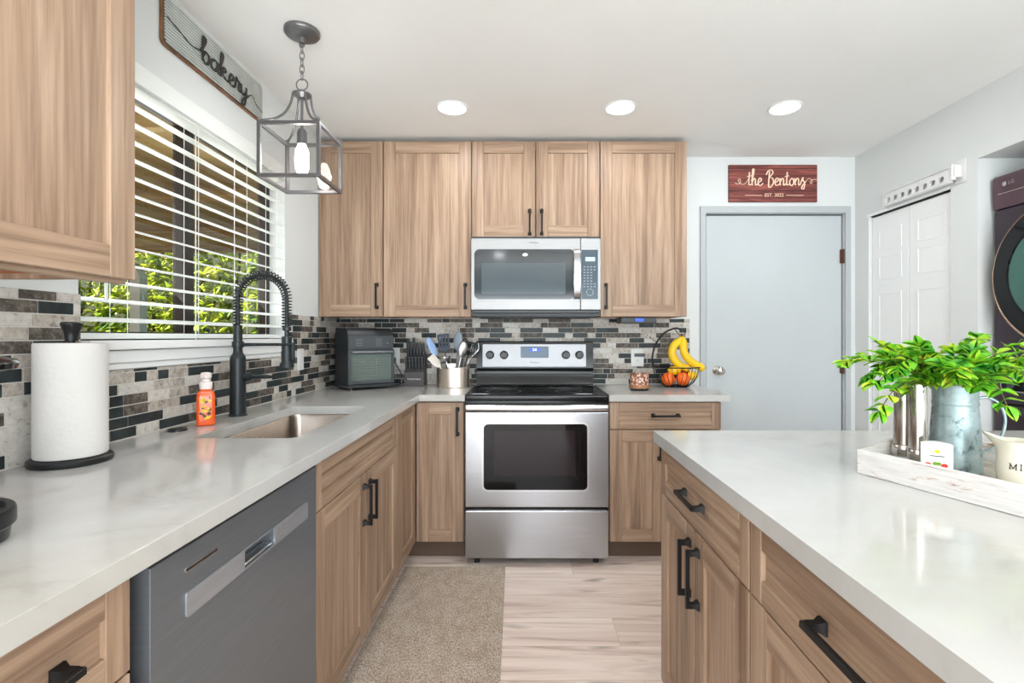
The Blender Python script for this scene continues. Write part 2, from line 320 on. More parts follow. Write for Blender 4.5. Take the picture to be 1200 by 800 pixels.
# ---------------------------------------------------------------- mesh helpers
class MB:
    def __init__(s): s.bm = bmesh.new()
    def _take(s, faces, m):
        for f in faces: f.material_index = m
    def box(s, x0, x1, y0, y1, z0, z1, m=0, bev=0., seg=1, mat=None):
        vs = [s.bm.verts.new((x, y, z)) for x in (x0, x1) for y in (y0, y1) for z in (z0, z1)]
        idx = [(0, 1, 3, 2), (4, 6, 7, 5), (0, 4, 5, 1), (2, 3, 7, 6), (0, 2, 6, 4), (1, 5, 7, 3)]
        fs = [s.bm.faces.new([vs[i] for i in q]) for q in idx]; s._take(fs, m)
        if bev:
            r = bmesh.ops.bevel(s.bm, geom=list({e for f in fs for e in f.edges}), offset=bev, segments=seg, affect='EDGES', profile=.5)
            s._take(r['faces'], m)
            vs = list({v for f in r['faces'] for v in f.verts} | {v for v in vs if v.is_valid})
        if mat is not None:
            for v in vs: v.co = mat @ v.co
        return vs
    def tube(s, pts, r, n=10, m=0, closed=False, cap=True, sx=1., ref=None):
        pts = [Vector(p) for p in pts]; N = len(pts)
        rs = r if isinstance(r, (list, tuple)) else [r]*N
        rings = []; t0 = None; u = None
        for i, p in enumerate(pts):
            a = pts[(i-1) % N] if (closed or i > 0) else p; c = pts[(i+1) % N] if (closed or i < N-1) else p
            t = (c-a); t = t.normalized() if t.length > 1e-9 else Vector((0, 0, 1))
            if u is None:
                u = Vector(ref) if ref else (Vector((0, 0, 1)) if abs(t.z) < .9 else Vector((1, 0, 0)))
            if ref: u = Vector(ref)
            u = (u-t*u.dot(t)).normalized(); w = t.cross(u)
            rings.append([s.bm.verts.new(p+(u*math.cos(q)*sx+w*math.sin(q))*rs[i]) for q in (2*PI*k/n for k in range(n))])
        fs = []
        for i in range(N if closed else N-1):
            A, B = rings[i], rings[(i+1) % N]
            for k in range(n): fs.append(s.bm.faces.new((A[k], A[(k+1) % n], B[(k+1) % n], B[k])))
        if cap and not closed:
            fs.append(s.bm.faces.new(rings[0][::-1])); fs.append(s.bm.faces.new(rings[-1]))
        s._take(fs, m); return rings
    def cyl(s, p0, p1, r0, r1=None, n=24, m=0):
        return s.tube([p0, p1], [r0, r0 if r1 is None else r1], n, m)
    def lathe(s, prof, c=(0, 0, 0), n=32, m=0, axis='z', close=False, sq=1.):
        c = Vector(c); rings = []
        for r, z in prof:
            ring = []
            for k in range(n):
                a = 2*PI*k/n
                if axis == 'z': v = Vector((r*math.cos(a), r*math.sin(a)*sq, z))
                elif axis == 'y': v = Vector((r*math.cos(a), z, r*math.sin(a)))
                else: v = Vector((z, r*math.cos(a), r*math.sin(a)))
                ring.append(s.bm.verts.new(c+v))
            rings.append(ring)
        fs = []
        for A, B in zip(rings, rings[1:]+([rings[0]] if close else [])):
            for k in range(n): fs.append(s.bm.faces.new((A[k], A[(k+1) % n], B[(k+1) % n], B[k])))
        if not close:
            if prof[0][0] > 1e-5: fs.append(s.bm.faces.new(rings[0][::-1]))
            if prof[-1][0] > 1e-5: fs.append(s.bm.faces.new(rings[-1]))
        s._take(fs, m)
    def prism(s, outline, h0, h1, m=0, plane='xy', holes=(), bev=0.):
        def mp(a, b, h): return {'xy': (a, b, h), 'xz': (a, h, b), 'yz': (h, a, b)}[plane]
        if not holes:
            A = [s.bm.verts.new(mp(a, b, h0)) for a, b in outline]; B = [s.bm.verts.new(mp(a, b, h1)) for a, b in outline]
            fs = [s.bm.faces.new(A[::-1]), s.bm.faces.new(B)]; n = len(A)
            for k in range(n): fs.append(s.bm.faces.new((A[k], A[(k+1) % n], B[(k+1) % n], B[k])))
        else:
            es = []; loops = [outline]+list(holes)
            for lp in loops:
                vv = [s.bm.verts.new(mp(a, b, h1)) for a, b in lp]
                es += [s.bm.edges.new((vv[i], vv[(i+1) % len(vv)])) for i in range(len(vv))]
            r = bmesh.ops.triangle_fill(s.bm, use_beauty=True, use_dissolve=False, edges=es)
            fs = [g for g in r['geom'] if isinstance(g, bmesh.types.BMFace)]
            r2 = bmesh.ops.extrude_face_region(s.bm, geom=fs)
            d = Vector(mp(0, 0, h0))-Vector(mp(0, 0, h1))
            vs = [g for g in r2['geom'] if isinstance(g, bmesh.types.BMVert)]
            for v in vs: v.co += d
            allf = {f for v in vs for f in v.link_faces} | {f for f in s.bm.faces if f.is_valid and any(v in vs for v in f.verts)}
            fs = list(allf)+[f for f in fs if f.is_valid]
        s._take(fs, m)
        if bev:
            fs = [f for f in fs if f.is_valid]
            es = [e for e in {e for f in fs for e in f.edges} if len(e.link_faces) == 2 and e.calc_face_angle(0) > .5]
            r = bmesh.ops.bevel(s.bm, geom=es, offset=bev, segments=2, affect='EDGES', profile=.5); s._take(r['faces'], m)
    def blob(s, c, r, m=0, n=20, scale=(1, 1, 1), rot=None):
        mt = Matrix.Translation(c) @ (rot or Matrix()) @ Matrix.Diagonal((r*scale[0], r*scale[1], r*scale[2], 1))
        q = bmesh.ops.create_uvsphere(s.bm, u_segments=n, v_segments=n//2, radius=1, matrix=mt)
        s._take({f for v in q['verts'] for f in v.link_faces}, m)
    def quad(s, pts, m=0):
        f = s.bm.faces.new([s.bm.verts.new(p) for p in pts]); f.material_index = m
    def build(s, name, mats, parent=None, smooth=40, norm=True):
        if norm: bmesh.ops.recalc_face_normals(s.bm, faces=s.bm.faces)
        lim = math.radians(smooth)
        for f in s.bm.faces: f.smooth = True
        for e in s.bm.edges:
            if len(e.link_faces) != 2 or e.calc_face_angle(0) > lim: e.smooth = False
        me = bpy.data.meshes.new(name); s.bm.to_mesh(me); s.bm.free()
        if not isinstance(mats, (list, tuple)): mats = [mats]
        for m in mats: me.materials.append(M[m] if isinstance(m, str) else m)
        o = bpy.data.objects.new(name, me); COL.objects.link(o)
        if parent is not None: o.parent = parent
        if norm and len(me.polygons) < 20000:
            w_ = o.modifiers.new('weighted_normals', 'WEIGHTED_NORMAL'); w_.keep_sharp = True
        return o
def thing(name, label, cat, loc=(0, 0, 0), rotz=0., group=None):
    o = bpy.data.objects.new(name, None); COL.objects.link(o); o.empty_display_size = .05
    o.location = loc; o.rotation_euler = (0, 0, rotz); return tag(o, label, cat, group)
def tag(o, label, cat, group=None):
    o['label'] = label; o['category'] = cat
    if group: o['group'] = group
    return o
def struct(o, label=None, cat=None):
    o['kind'] = 'structure'
    if label: o['label'] = label
    if cat: o['category'] = cat
    return o
def copy_tree(o, parent=None):
    c = o.copy(); COL.objects.link(c)
    if parent is not None: c.parent = parent
    for ch in list(o.children): copy_tree(ch, c)
    return c
def rounded(x0, x1, y0, y1, r, n=6):
    pts = []
    for cx, cy, a0 in ((x1-r, y1-r, 0), (x0+r, y1-r, PI/2), (x0+r, y0+r, PI), (x1-r, y0+r, 3*PI/2)):
        for k in range(n+1): a = a0+PI/2*k/n; pts.append((cx+r*math.cos(a), cy+r*math.sin(a)))
    return pts
def spline(pts, n=8, closed=False):
    pts = [Vector(p) for p in pts]; out = []; N = len(pts)
    for i in range(N if closed else N-1):
        g = (lambda k: pts[k % N]) if closed else (lambda k: pts[max(0, min(N-1, k))])
        p0, p1, p2, p3 = g(i-1), g(i), g(i+1), g(i+2)
        for k in range(n):
            t = k/n
            out.append(.5*((2*p1)+(p2-p0)*t+(2*p0-5*p1+4*p2-p3)*t*t+(3*p1-p0-3*p2+p3)*t**3))
    if not closed: out.append(pts[-1])
    return out
def text_part(name, body, size, mat, parent, mtx, ext=.0006, align='CENTER', sxy=(1, 1)):
    cu = bpy.data.curves.new(name, 'FONT'); cu.body = body; cu.size = size; cu.extrude = ext; cu.align_x = align; cu.align_y = 'CENTER'
    t = bpy.data.objects.new(name, cu); COL.objects.link(t)
    dg = bpy.context.evaluated_depsgraph_get(); dg.update()
    me = bpy.data.meshes.new_from_object(t.evaluated_get(dg)); me.name = name
    bpy.data.objects.remove(t); bpy.data.curves.remove(cu)
    me.transform(mtx @ Matrix.Diagonal((sxy[0], sxy[1], 1, 1)))
    me.materials.clear(); me.materials.append(M[mat])
    o = bpy.data.objects.new(name, me); COL.objects.link(o); o.parent = parent; return o
def face_mtx(x, y, z, n):                               # text plane: readable from the side the normal points to
    R = {'-y': Matrix.Rotation(PI/2, 4, 'X'), '+x': Matrix.Rotation(PI/2, 4, 'Z') @ Matrix.Rotation(PI/2, 4, 'X'),
         '-x': Matrix.Rotation(-PI/2, 4, 'Z') @ Matrix.Rotation(PI/2, 4, 'X')}[n]
    return Matrix.Translation((x, y, z)) @ R
GL = {
 'a': (1.0, [[(.8, .85), (.5, 1), (.15, .75), (.05, .35), (.25, 0), (.58, .2), (.8, .9)], [(.82, 1), (.78, .4), (.88, .04), (1.1, .2)]]),
 'b': (.9, [[(-.12, .7), (.25, 1.5), (.42, 2.05), (.22, 2.2), (.12, 1.6), (.1, .7), (.12, .02)], [(.12, .5), (.42, 1), (.74, .75), (.66, .2), (.36, -.05), (.14, .15)]]),
 'k': (1.0, [[(-.05, .6), (.3, 1.6), (.38, 2.15), (.2, 2.2), (.12, 1.4), (.1, 0)], [(.12, .5), (.5, 1.05), (.66, .8), (.25, .5), (.5, .2), (.8, .02), (1.05, .2)]]),
 'e': (.78, [[(.0, .3), (.5, .62), (.58, .92), (.35, 1.05), (.1, .6), (.15, .12), (.45, -.02), (.85, .3)]]),
 'r': (.72, [[(.02, .4), (.14, 1.0), (.2, 1.2), (.3, .95), (.52, .98), (.46, .4), (.52, .05), (.78, .25)]]),
 'y': (.95, [[(.05, 1), (.06, .4), (.3, .05), (.65, .5), (.74, 1)], [(.74, 1), (.66, 0), (.5, -.75), (.22, -.95), (.16, -.65), (.5, -.15), (1.0, .35)]]),
 't': (.62, [[(.32, 1.9), (.22, .6), (.28, .05), (.6, .2)], [(-.08, 1.25), (.62, 1.38)]]),
 'h': (.92, [[(0, .6), (.3, 1.6), (.38, 2.25), (.2, 2.3), (.12, 1.4), (.1, 0)], [(.12, .5), (.4, 1), (.6, .8), (.58, .3), (.7, .02), (.98, .25)]]),
 'B': (1.1, [[(.36, 2.0), (.26, 1.0), (.2, 0)], [(-.15, 1.5), (.15, 2.05), (.65, 2.2), (.86, 1.75), (.35, 1.15), (.75, 1.05), (.98, .5), (.62, -.15), (.3, -.3), (.2, 0)]]),
 'n': (.86, [[(.05, 1), (.1, 0)], [(.1, .5), (.4, 1), (.6, .8), (.58, .2), (.7, .02), (.92, .25)]]),
 'o': (.82, [[(.35, 1), (.06, .6), (.14, .1), (.42, -.02), (.68, .4), (.58, .9), (.35, 1), (.6, .85), (.95, .95)]]),
 's': (.85, [[(.0, .2), (.4, 1.1), (.38, .75), (.66, .35), (.52, -.45), (.24, -.5), (.3, -.1), (.85, .6)]]),
 ' ': (.7, [])}
def script_strokes(text):
    x = 0; out = []
    for ch in text:
        adv, st = GL[ch]
        for s_ in st: out.append([(p[0]+x, p[1]) for p in s_])
        x += adv
    return out, x
def script_part(name, strokes, mapper, r, mat, parent, thin=()):
    mb = MB()
    for k, st in enumerate(strokes+list(thin)):
        p2 = spline([(a, b, 0) for a, b in st], 7); th = k >= len(strokes)
        rs = []
        for i in range(len(p2)):
            d = p2[min(i+1, len(p2)-1)]-p2[max(i-1, 0)]; d = d.normalized() if d.length > 1e-9 else Vector((1, 0, 0))
            rs.append(r*(.4 if th else .5+.65*abs(d.y)))
        nrm = (mapper(0, 0, 1)-mapper(0, 0, 0)).normalized()
        mb.tube([mapper(p.x, p.y, 0) for p in p2], rs, 8, 0, sx=.3, ref=nrm)
    return mb.build(name, mat, parent, 60)

# ---------------------------------------------------------------- room shell
WY0, WY1, WZ0, WZ1 = 1.39, 2.583, 1.21, 2.075          # kitchen window opening
def grid_wall(name, plane, us, vs, holes, h0, h1, mat):
    mb = MB()
    outer = [(us[0], vs[0]), (us[1], vs[0]), (us[1], vs[1]), (us[0], vs[1])]
    hs = [[(a, c), (b, c), (b, d), (a, d)] for a, b, c, d in holes]
    mb.prism(outer, h0, h1, 0, plane, hs); return struct(mb.build(name, mat))
mb = MB(); mb.box(XL-.12, 3.2, YF-.12, YB+.12, -.1, 0); struct(mb.build('floor', 'floor'))
mb = MB(); mb.box(XL-.12, XR+.12, YF-.12, YB+.12, ZC, ZC+.12); struct(mb.build('ceiling', 'ceiling'))
wall_left = grid_wall('wall_left', 'yz', (YF-.12, YB+.12), (0, ZC), [(WY0, WY1, WZ0, WZ1)], XL, XL-.13, 'white_wall')
DX0, DX1, DZ = 1.178, 2.118, 2.05                       # grey door opening
mb = MB()
mb.prism([(XL, 0), (DX0, 0), (DX0, DZ), (DX1, DZ), (DX1, 0), (XR, 0), (XR, ZC), (XL, ZC)], YB, YB+.12, 0, 'xz')
wall_back = struct(mb.build('wall_back', 'white_wall'))
CY0, CY1, CZ = 2.583, 3.2, 1.992                        # closet opening
AY0, AY1, AZ = 1.62, 2.427, 2.088                       # laundry alcove opening
mb = MB()
mb.prism([(YF-.12, 0), (AY0, 0), (AY0, AZ), (AY1, AZ), (AY1, 0), (CY0, 0), (CY0, CZ), (CY1, CZ), (CY1, 0), (YB+.12, 0), (YB+.12, ZC), (YF-.12, ZC)], XR, XR+.12, 0, 'yz')
struct(mb.build('wall_right', 'white_wall'))
mb = MB()                                               # the alcove behind the right wall
mb.box(XR+.12, 3.1, AY1, AY1+.08, 0, AZ+.08); mb.box(XR+.12, 3.1, AY0-.08, AY0, 0, AZ+.08)
mb.box(3.1, 3.2, AY0-.08, AY1+.08, 0, AZ+.08); mb.box(XR+.12, 3.1, AY0, AY1, AZ, AZ+.08)
struct(mb.build('wall_alcove', 'white_wall'))
mb = MB(); mb.box(XR+.12, 2.9, CY0-.02, CY0, 0, 2.1); mb.box(XR+.12, 2.9, CY1, CY1+.02, 0, 2.1); mb.box(2.9, 2.95, CY0-.02, CY1+.02, 0, 2.1); mb.box(XR+.12, 2.9, CY0, CY1, CZ, 2.1)
struct(mb.build('wall_closet', 'white_wall'))
grid_wall('wall_rear', 'xz', (XL-.12, XR+.12), (0, ZC), [(-1.0, 2.0, .05, 2.2)], YF, YF-.12, 'white_wall')  # opening invented to seat the rear fill lamp
mb = MB(); mb.box(DX0-.3, DX1+.1, YB+.125, YB+.2, 0, ZC); struct(mb.build('wall_behind_door', 'white_wall'))

# backsplash: mosaic tiles on a grout bed, part of each wall
def tiles(name, parent, u0, u1, regions, mapf, seed):
    rnd = random.Random(seed); mb = MB(); g = .0013; pitch = .0337
    def inside(a, b, z0, z1): return any(r[0]-1e-6 <= a and b <= r[1]+1e-6 and r[2]-1e-6 <= z0 and z1 <= r[3]+1e-6 for r in regions)
    for (a, b, z0, z1) in regions:                      # grout bed
        P8 = [mapf(u, h, z) for u in (a, b) for h in (.0, .006) for z in (z0, z1)]
        vs = [mb.bm.verts.new(p) for p in P8]
        for q in [(0, 1, 3, 2), (4, 6, 7, 5), (0, 4, 5, 1), (2, 3, 7, 6), (0, 2, 6, 4), (1, 5, 7, 3)]: mb.bm.faces.new([vs[i] for i in q]).material_index = 4
    z = .9165
    while z < 1.35:
        u = u0-rnd.random()*.1; prev = -1
        while u < u1:
            L = rnd.choice([.05, .1, .1, .15, .15]); a, b = max(u, u0)+g, min(u+L, u1)-g
            m = rnd.choices([0, 1, 2, 3], [36, 25, 23, 16])[0]
            if m == prev: m = rnd.choices([0, 1, 2, 3], [36, 25, 23, 16])[0]
            prev = m
            for (ra, rb, rz0, rz1) in regions:
                aa, bb, z0, z1 = max(a, ra+g), min(b, rb-g), max(z+g, rz0), min(z+pitch-g, rz1)
                if bb-aa > .006 and z1-z0 > .006:
                    i = .0012; base = [mapf(x, .006, y) for x, y in ((aa, z0), (bb, z0), (bb, z1), (aa, z1))]
                    top = [mapf(x, .0085, y) for x, y in ((aa+i, z0+i), (bb-i, z0+i), (bb-i, z1-i), (aa+i, z1-i))]
                    A = [mb.bm.verts.new(p) for p in base]; B = [mb.bm.verts.new(p) for p in top]
                    fs = [mb.bm.faces.new(B)]+[mb.bm.faces.new((A[k], A[(k+1) % 4], B[(k+1) % 4], B[k])) for k in range(4)]
                    for f in fs: f.material_index = m
            u += L
        z += pitch
    return mb.build(name, ['tile_dark', 'tile_brown', 'tile_beige', 'tile_light', 'grout'], parent, 20)
ZT = 1.3455
tiles('backsplash', wall_back, XL+.009, 1.085, [(XL+.009, 1.085, .9142, ZT)], lambda u, h, z: Vector((u, YB-h, z)), 11)
tiles('backsplash', wall_left, .05, YB, [(.05, WY0, .9142, ZT), (WY0, 2.6, .9142, 1.128), (2.6, YB, .9142, ZT)], lambda u, h, z: Vector((XL+h, u, z)), 5)

# window_1: frame, mullion, panes, sill and apron
win = struct(bpy.data.objects.new('window_1', None)); COL.objects.link(win); win.location = (XL, (WY0+WY1)/2, WZ0)
def wpart(mb, name, mat, par=win):
    bmesh.ops.translate(mb.bm, verts=mb.bm.verts, vec=-Vector(win.location)); return mb.build(name, mat, par)
xg = XL-.098
mb = MB()
for a in ((WY0, WY0+.035), (WY1-.035, WY1), (1.935, 1.995)): mb.box(xg-.025, xg+.02, a[0], a[1], WZ0+.001, WZ1-.001, bev=.003)
mb.box(xg-.025, xg+.02, WY0, WY1, WZ0, WZ0+.035, bev=.003); mb.box(xg-.025, xg+.02, WY0, WY1, WZ1-.035, WZ1, bev=.003)
wf = wpart(mb, 'window_frame', 'frame_dark')
mb = MB(); mb.box(xg-.003, xg+.002, WY0+.03, 1.94, WZ0+.03, WZ1-.03); wpart(mb, 'pane', 'glass', wf)
mb = MB(); mb.box(xg-.003, xg+.002, 1.99, WY1-.03, WZ0+.03, WZ1-.03); wpart(mb, 'pane', 'glass', wf)
mb = MB(); mb.box(XL-.08, XL+.035, WY0-.0, WY1+.02, 1.19, WZ0+.008, bev=.004, seg=2); mb.box(XL+.0005, XL+.02, WY0, WY1+.02, 1.15, 1.188, bev=.004, seg=2)
mb.box(XL+.0005, XL+.012, WY0, WY1+.02, 1.129, 1.15, bev=.003)
wpart(mb, 'window_sill', 'white')

# grey door with casing
dr = struct(bpy.data.objects.new('door_1', None)); COL.objects.link(dr); dr.location = ((DX0+DX1)/2, YB, 0); dr['label'] = 'flat grey door with round silver knob in grey casing'
def dpart(mb, name, mat, par=dr, base=None):
    bmesh.ops.translate(mb.bm, verts=mb.bm.verts, vec=-Vector((base or dr).location)); return mb.build(name, mat, par)
mb = MB(); mb.box(1.2, 2.098, YB+.012, YB+.05, .008, 2.032, bev=.002); leaf = dpart(mb, 'door_leaf', 'grey_door')
mb = MB()
fo = [(1.152, .001), (1.204, .001), (1.204, 2.036), (2.094, 2.036), (2.094, .001), (2.142, .001), (2.142, 2.088), (1.152, 2.088)]
fo = [(1.152, .001), (1.188, .001), (1.188, 2.044), (2.108, 2.044), (2.108, .001), (2.142, .001), (2.142, 2.088), (1.152, 2.088)]
mb.prism(fo, YB-.018, YB-.0005, 0, 'xz', bev=.004)
mb.box(1.1785, 1.192, YB, YB+.1, .001, 2.0495); mb.box(2.104, 2.1175, YB, YB+.1, .001, 2.0495); mb.box(1.192, 2.104, YB, YB+.1, 2.04, 2.0495)
dpart(mb, 'casing', 'grey_casing')
mb = MB(); kx, kz = 1.271, 1.004
mb.lathe([(.031, .012), (.031, .006), (.02, 0), (.012, -.006), (.012, -.03), (.022, -.038), (.028, -.05), (.027, -.062), (.018, -.07), (0, -.072)], (kx, YB+.001, kz), 24, 0, 'y')
dpart(mb, 'door_knob', 'silver', leaf)
for hz in (1.76, 1.03, .25):
    mb = MB(); mb.box(2.085, 2.103, YB-.004, YB+.0115, hz-.045, hz+.045, bev=.002); mb.cyl((2.101, YB-.004, hz-.047), (2.101, YB-.004, hz+.047), .006, n=10)
    dpart(mb, 'hinge', 'brown_metal', leaf)

# white bifold closet door
cd = struct(bpy.data.objects.new('door_2', None)); COL.objects.link(cd); cd.location = (XR, (CY0+CY1)/2, 0); cd['label'] = 'white two leaf bifold closet door with moulded panels'
for y0, y1 in ((2.586, 2.889), (2.893, 3.197)):
    mb = MB(); mb.box(XR+.022, XR+.05, y0, y1, .01, 1.98, bev=.002)
    for z0, z1 in ((1.76, 1.89), (1.58, 1.73), (1.0, 1.5), (.12, .93)):
        a, b = y0+.055, y1-.055
        mb.prism([(a, z0), (b, z0), (b, z1), (a, z1)], XR+.0225, XR+.019, 0, 'yz', [[(a+.012, z0+.012), (b-.012, z0+.012), (b-.012, z1-.012), (a+.012, z1-.012)]])
    dpart(mb, 'door_leaf', 'white', cd, cd)
mb = MB(); mb.box(XR+.015, XR+.055, CY0+.001, CY1-.001, 1.984, 1.9915); dpart(mb, 'track', 'dark_plastic', cd, cd)
mb = MB(); mb.box(XR-.006, XR-.0005, CY0-.0, CY1+.012, 1.985, 2.003, bev=.002); dpart(mb, 'head_trim', 'white', cd, cd)

# recessed ceiling lights
cl_names = ['left', 'middle', 'right']
def can(x, y, label):
    t = thing('recessed_light', label, 'ceiling light', (x, y, ZC), 0, 'recessed ceiling lights')
    mb = MB(); mb.lathe([(.083, -.0008), (.083, -.004), (.079, -.007), (.071, -.006), (.071, -.0008)], n=40, close=True); mb.build('trim_ring', 'white', t)
    mb = MB(); mb.lathe([(.0705, -.001), (.0705, -.004), (0, -.0045)], n=40); mb.build('lens', 'can_light', t)
    l = lamp('downlight', 'AREA', (x, y, ZC-.012), CAN_POWER, (.93, .97, 1), aim=(x, y, 0), shape='DISK', size=.15)
    return t
for (x, y), s_ in zip(CANS, ['left of three, above the oven cabinets and nearest the pendant', 'middle of three, above the cabinet right of the microwave', 'right of three, in front of the grey door']):
    can(x, y, 'round white recessed ceiling light, '+s_)
for x, y in CANS_ADDED:
    lamp('downlight', 'AREA', (x, y, ZC-.012), CAN_POWER, (.93, .97, 1), aim=(x, y, 0), shape='DISK', size=.15)

# ---------------------------------------------------------------- cabinets
def handle(mb_parent, cx, cz, L=.15, vert=True, y=0., r=.0055, out=.034):
    mb = MB(); h = L/2
    def P(a, yy, b): return (cx+(0 if vert else a), yy, cz+(a if vert else 0)) if True else None
    def bx(a0, a1, y0, y1, w):
        if vert: mb.box(cx-w, cx+w, y0, y1, cz+a0, cz+a1, bev=.0015)
        else: mb.box(cx+a0, cx+a1, y0, y1, cz-w, cz+w, bev=.0015)
    bx(-h, h, y-out, y-out+.010, r)
    for s_ in (-1, 1):
        a = s_*(h-.008)
        w0, w1 = .0065, .0105                            # flared feet
        n = 4; rings = []
        for yy, w in ((y-out+.008, w0), (y-.012, w0), (y-.004, w1), (y-.0004, w1)):
            cs = [(-w, -w), (w, -w), (w, w), (-w, w)]
            rings.append([mb.bm.verts.new((cx+p if vert else cx+a+p, yy, cz+a+q if vert else cz+q)) for p, q in cs])
        for A, B in zip(rings, rings[1:]):
            for k in range(4): mb.bm.faces.new((A[k], A[(k+1) % 4], B[(k+1) % 4], B[k]))
        mb.bm.faces.new(rings[0]); mb.bm.faces.new(rings[-1])
    return mb.build('handle', 'black', mb_parent, 30)
def shaker(par, name, x0, x1, z0, z1, fw=.066, th=.02, rec=.009, y=0.):
    mb = MB(); b = .0016
    mb.box(x0, x0+fw, y, y+th, z0, z1, 0, b); mb.box(x1-fw, x1, y, y+th, z0, z1, 0, b)
    e = .0002
    mb.box(x0+fw+e, x1-fw-e, y, y+th, z0, z0+fw, 1, b); mb.box(x0+fw+e, x1-fw-e, y, y+th, z1-fw, z1, 1, b)
    mb.box(x0+fw-.004, x1-fw+.004, y+rec, y+th-.002, z0+fw-.004, z1-fw+.004, 0 if z1-z0 > .25 else 1)
    return mb.build(name, ['wood_v', 'wood_h'], par, 30)
def carcass(par, w, d, z0, z1, toe=True, bottom='wood_v'):
    mb = MB(); t = .016; y0 = .0215
    mb.box(0, t, y0, d, z0, z1); mb.box(w-t, w, y0, d, z0, z1); mb.box(t, w-t, d-.008, d, z0, z1)
    mb.box(t, w-t, y0+.001, d-.008, z0+.012, z0+.012+t, 1); mb.box(t, w-t, y0, y0+.018, z1-.05, z1)
    if not toe: mb.box(t, w-t, y0+.001, d-.008, z1-t, z1)
    o = mb.build('body', ['wood_v', bottom], par, 30)
    if toe:
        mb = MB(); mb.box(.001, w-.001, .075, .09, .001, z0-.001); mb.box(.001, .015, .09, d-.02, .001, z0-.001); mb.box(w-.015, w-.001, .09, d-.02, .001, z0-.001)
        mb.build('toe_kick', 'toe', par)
    return o
FX, FYB = -.6, 2.745                                    # door faces of the left run and of the back run
ZB0, ZB1 = .108, .876; DRZ = .722
G = .0025
# left run, nearest
def drawer_cabinet(loc, rot, w, d, label, cat='base cabinet', doors=1, group=None, hd=.15, drawer_label=None, handle_at='r'):
    t = thing('base_cabinet', label, cat, loc, rot, group)
    carcass(t, w, d, ZB0, ZB1)
    dw = shaker(t, 'drawer', G, w-G, DRZ+.002, ZB1-.006, fw=.045); handle(dw, w/2, (DRZ+ZB1)/2, hd, False)
    if doors == 1:
        q = shaker(t, 'door', G, w-G, ZB0+.002, DRZ-.002)
        handle(q, w-.035 if handle_at == 'r' else .035, DRZ-.11, .15, True)
    else:
        for k in (0, 1):
            q = shaker(t, 'door', G+k*w/2, w/2*(k+1)-G, ZB0+.002, DRZ-.002)
            handle(q, w/2+(-.034 if k == 0 else .034), DRZ-.115, .15, True)
    return t
DEP = -FX+XL; DEP = FX-XL-.012                          # depth of the left run
drawer_cabinet((FX, .02, 0), PI/2, .362, DEP, 'wooden base cabinet at the near left end, under the black appliance')
drawer_cabinet((FX, .385, 0), PI/2, .382, DEP, 'wooden drawer base cabinet just left of the dishwasher')
# sink base
t = thing('sink_base_cabinet', 'wide wooden two door cabinet with false drawer front beneath the sink', 'base cabinet', (FX, 1.436, 0), PI/2)
w = .92; carcass(t, w, DEP, ZB0, ZB1)
shaker(t, 'false_drawer_front', G, w-G, DRZ+.002, ZB1-.006, fw=.045)
for k in (0, 1):
    q = shaker(t, 'door', G+k*w/2, w/2*(k+1)-G, ZB0+.002, DRZ-.002); handle(q, w/2+(-.034 if k == 0 else .034), DRZ-.115, .15, True)
# corner cabinet
t = thing('corner_cabinet', 'L shaped wooden corner base cabinet left of the oven, two narrow doors', 'base cabinet', (FX, FYB, 0))
mb = MB()
A0, A1 = 2.36-FYB, YB-.012-FYB; X0, X1 = XL+.012-FX, -.337-FX
mb.prism([(-.022, A0), (-.022, .022), (X1, .022), (X1, A1), (X0, A1), (X0, A0)], ZB0, ZB0+.018, 0)
mb.box(X1-.016, X1, .022, A1, ZB0+.018, ZB1); mb.box(X0, -.022, A0, A0+.016, ZB0+.018, ZB1)
mb.box(X0, X1-.016, A1-.01, A1, ZB0+.018, ZB1); mb.box(X0, X0+.01, A0+.016, A1-.01, ZB0+.018, ZB1)
mb.build('body', 'wood_v', t, 30)
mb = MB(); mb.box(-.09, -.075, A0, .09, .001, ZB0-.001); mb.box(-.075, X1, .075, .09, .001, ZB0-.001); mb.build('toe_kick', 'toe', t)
d1 = shaker(t, 'door', .004, X1-G, ZB0+.002, ZB1-.006); handle(d1, X1-.034, ZB1-.11, .15, True)
d2 = shaker(t, 'door', A0+G, -.004, ZB0+.002, ZB1-.006); d2.rotation_euler = (0, 0, PI/2)
# right of the range
t = thing('base_cabinet', 'wooden base cabinet right of the oven with one drawer over two doors', 'base cabinet', (.456, FYB, 0))
w = .612; carcass(t, w, YB-FYB-.012, ZB0, ZB1)
dw = shaker(t, 'drawer', G, w-G, DRZ+.002, ZB1-.006, fw=.05); handle(dw, w/2, (DRZ+ZB1)/2, .15, False)
for k in (0, 1):
    q = shaker(t, 'door', G+k*w/2, w/2*(k+1)-G, ZB0+.002, DRZ-.002); handle(q, w/2+(-.034 if k == 0 else .034), DRZ-.09, .15, True)
# island
IX = .444
drawer_cabinet((IX, 1.652, 0), -PI/2, .652, .6, 'island cabinet nearest the oven, one drawer over two handled doors', doors=2)
drawer_cabinet((IX, .997, 0), -PI/2, .66, .6, 'island cabinet nearest the camera, drawer with long black pull', doors=2, hd=.18)
drawer_cabinet((IX, .334, 0), -PI/2, .6, .6, 'last island cabinet behind the frame edge', doors=2)
mb = MB(); mb.box(1.047, 1.07, -.262, 1.652, .002, ZB1, bev=.002); tag(mb.build('island_back_panel', 'wood_v'), 'wooden panel closing the far side of the island', 'panel')

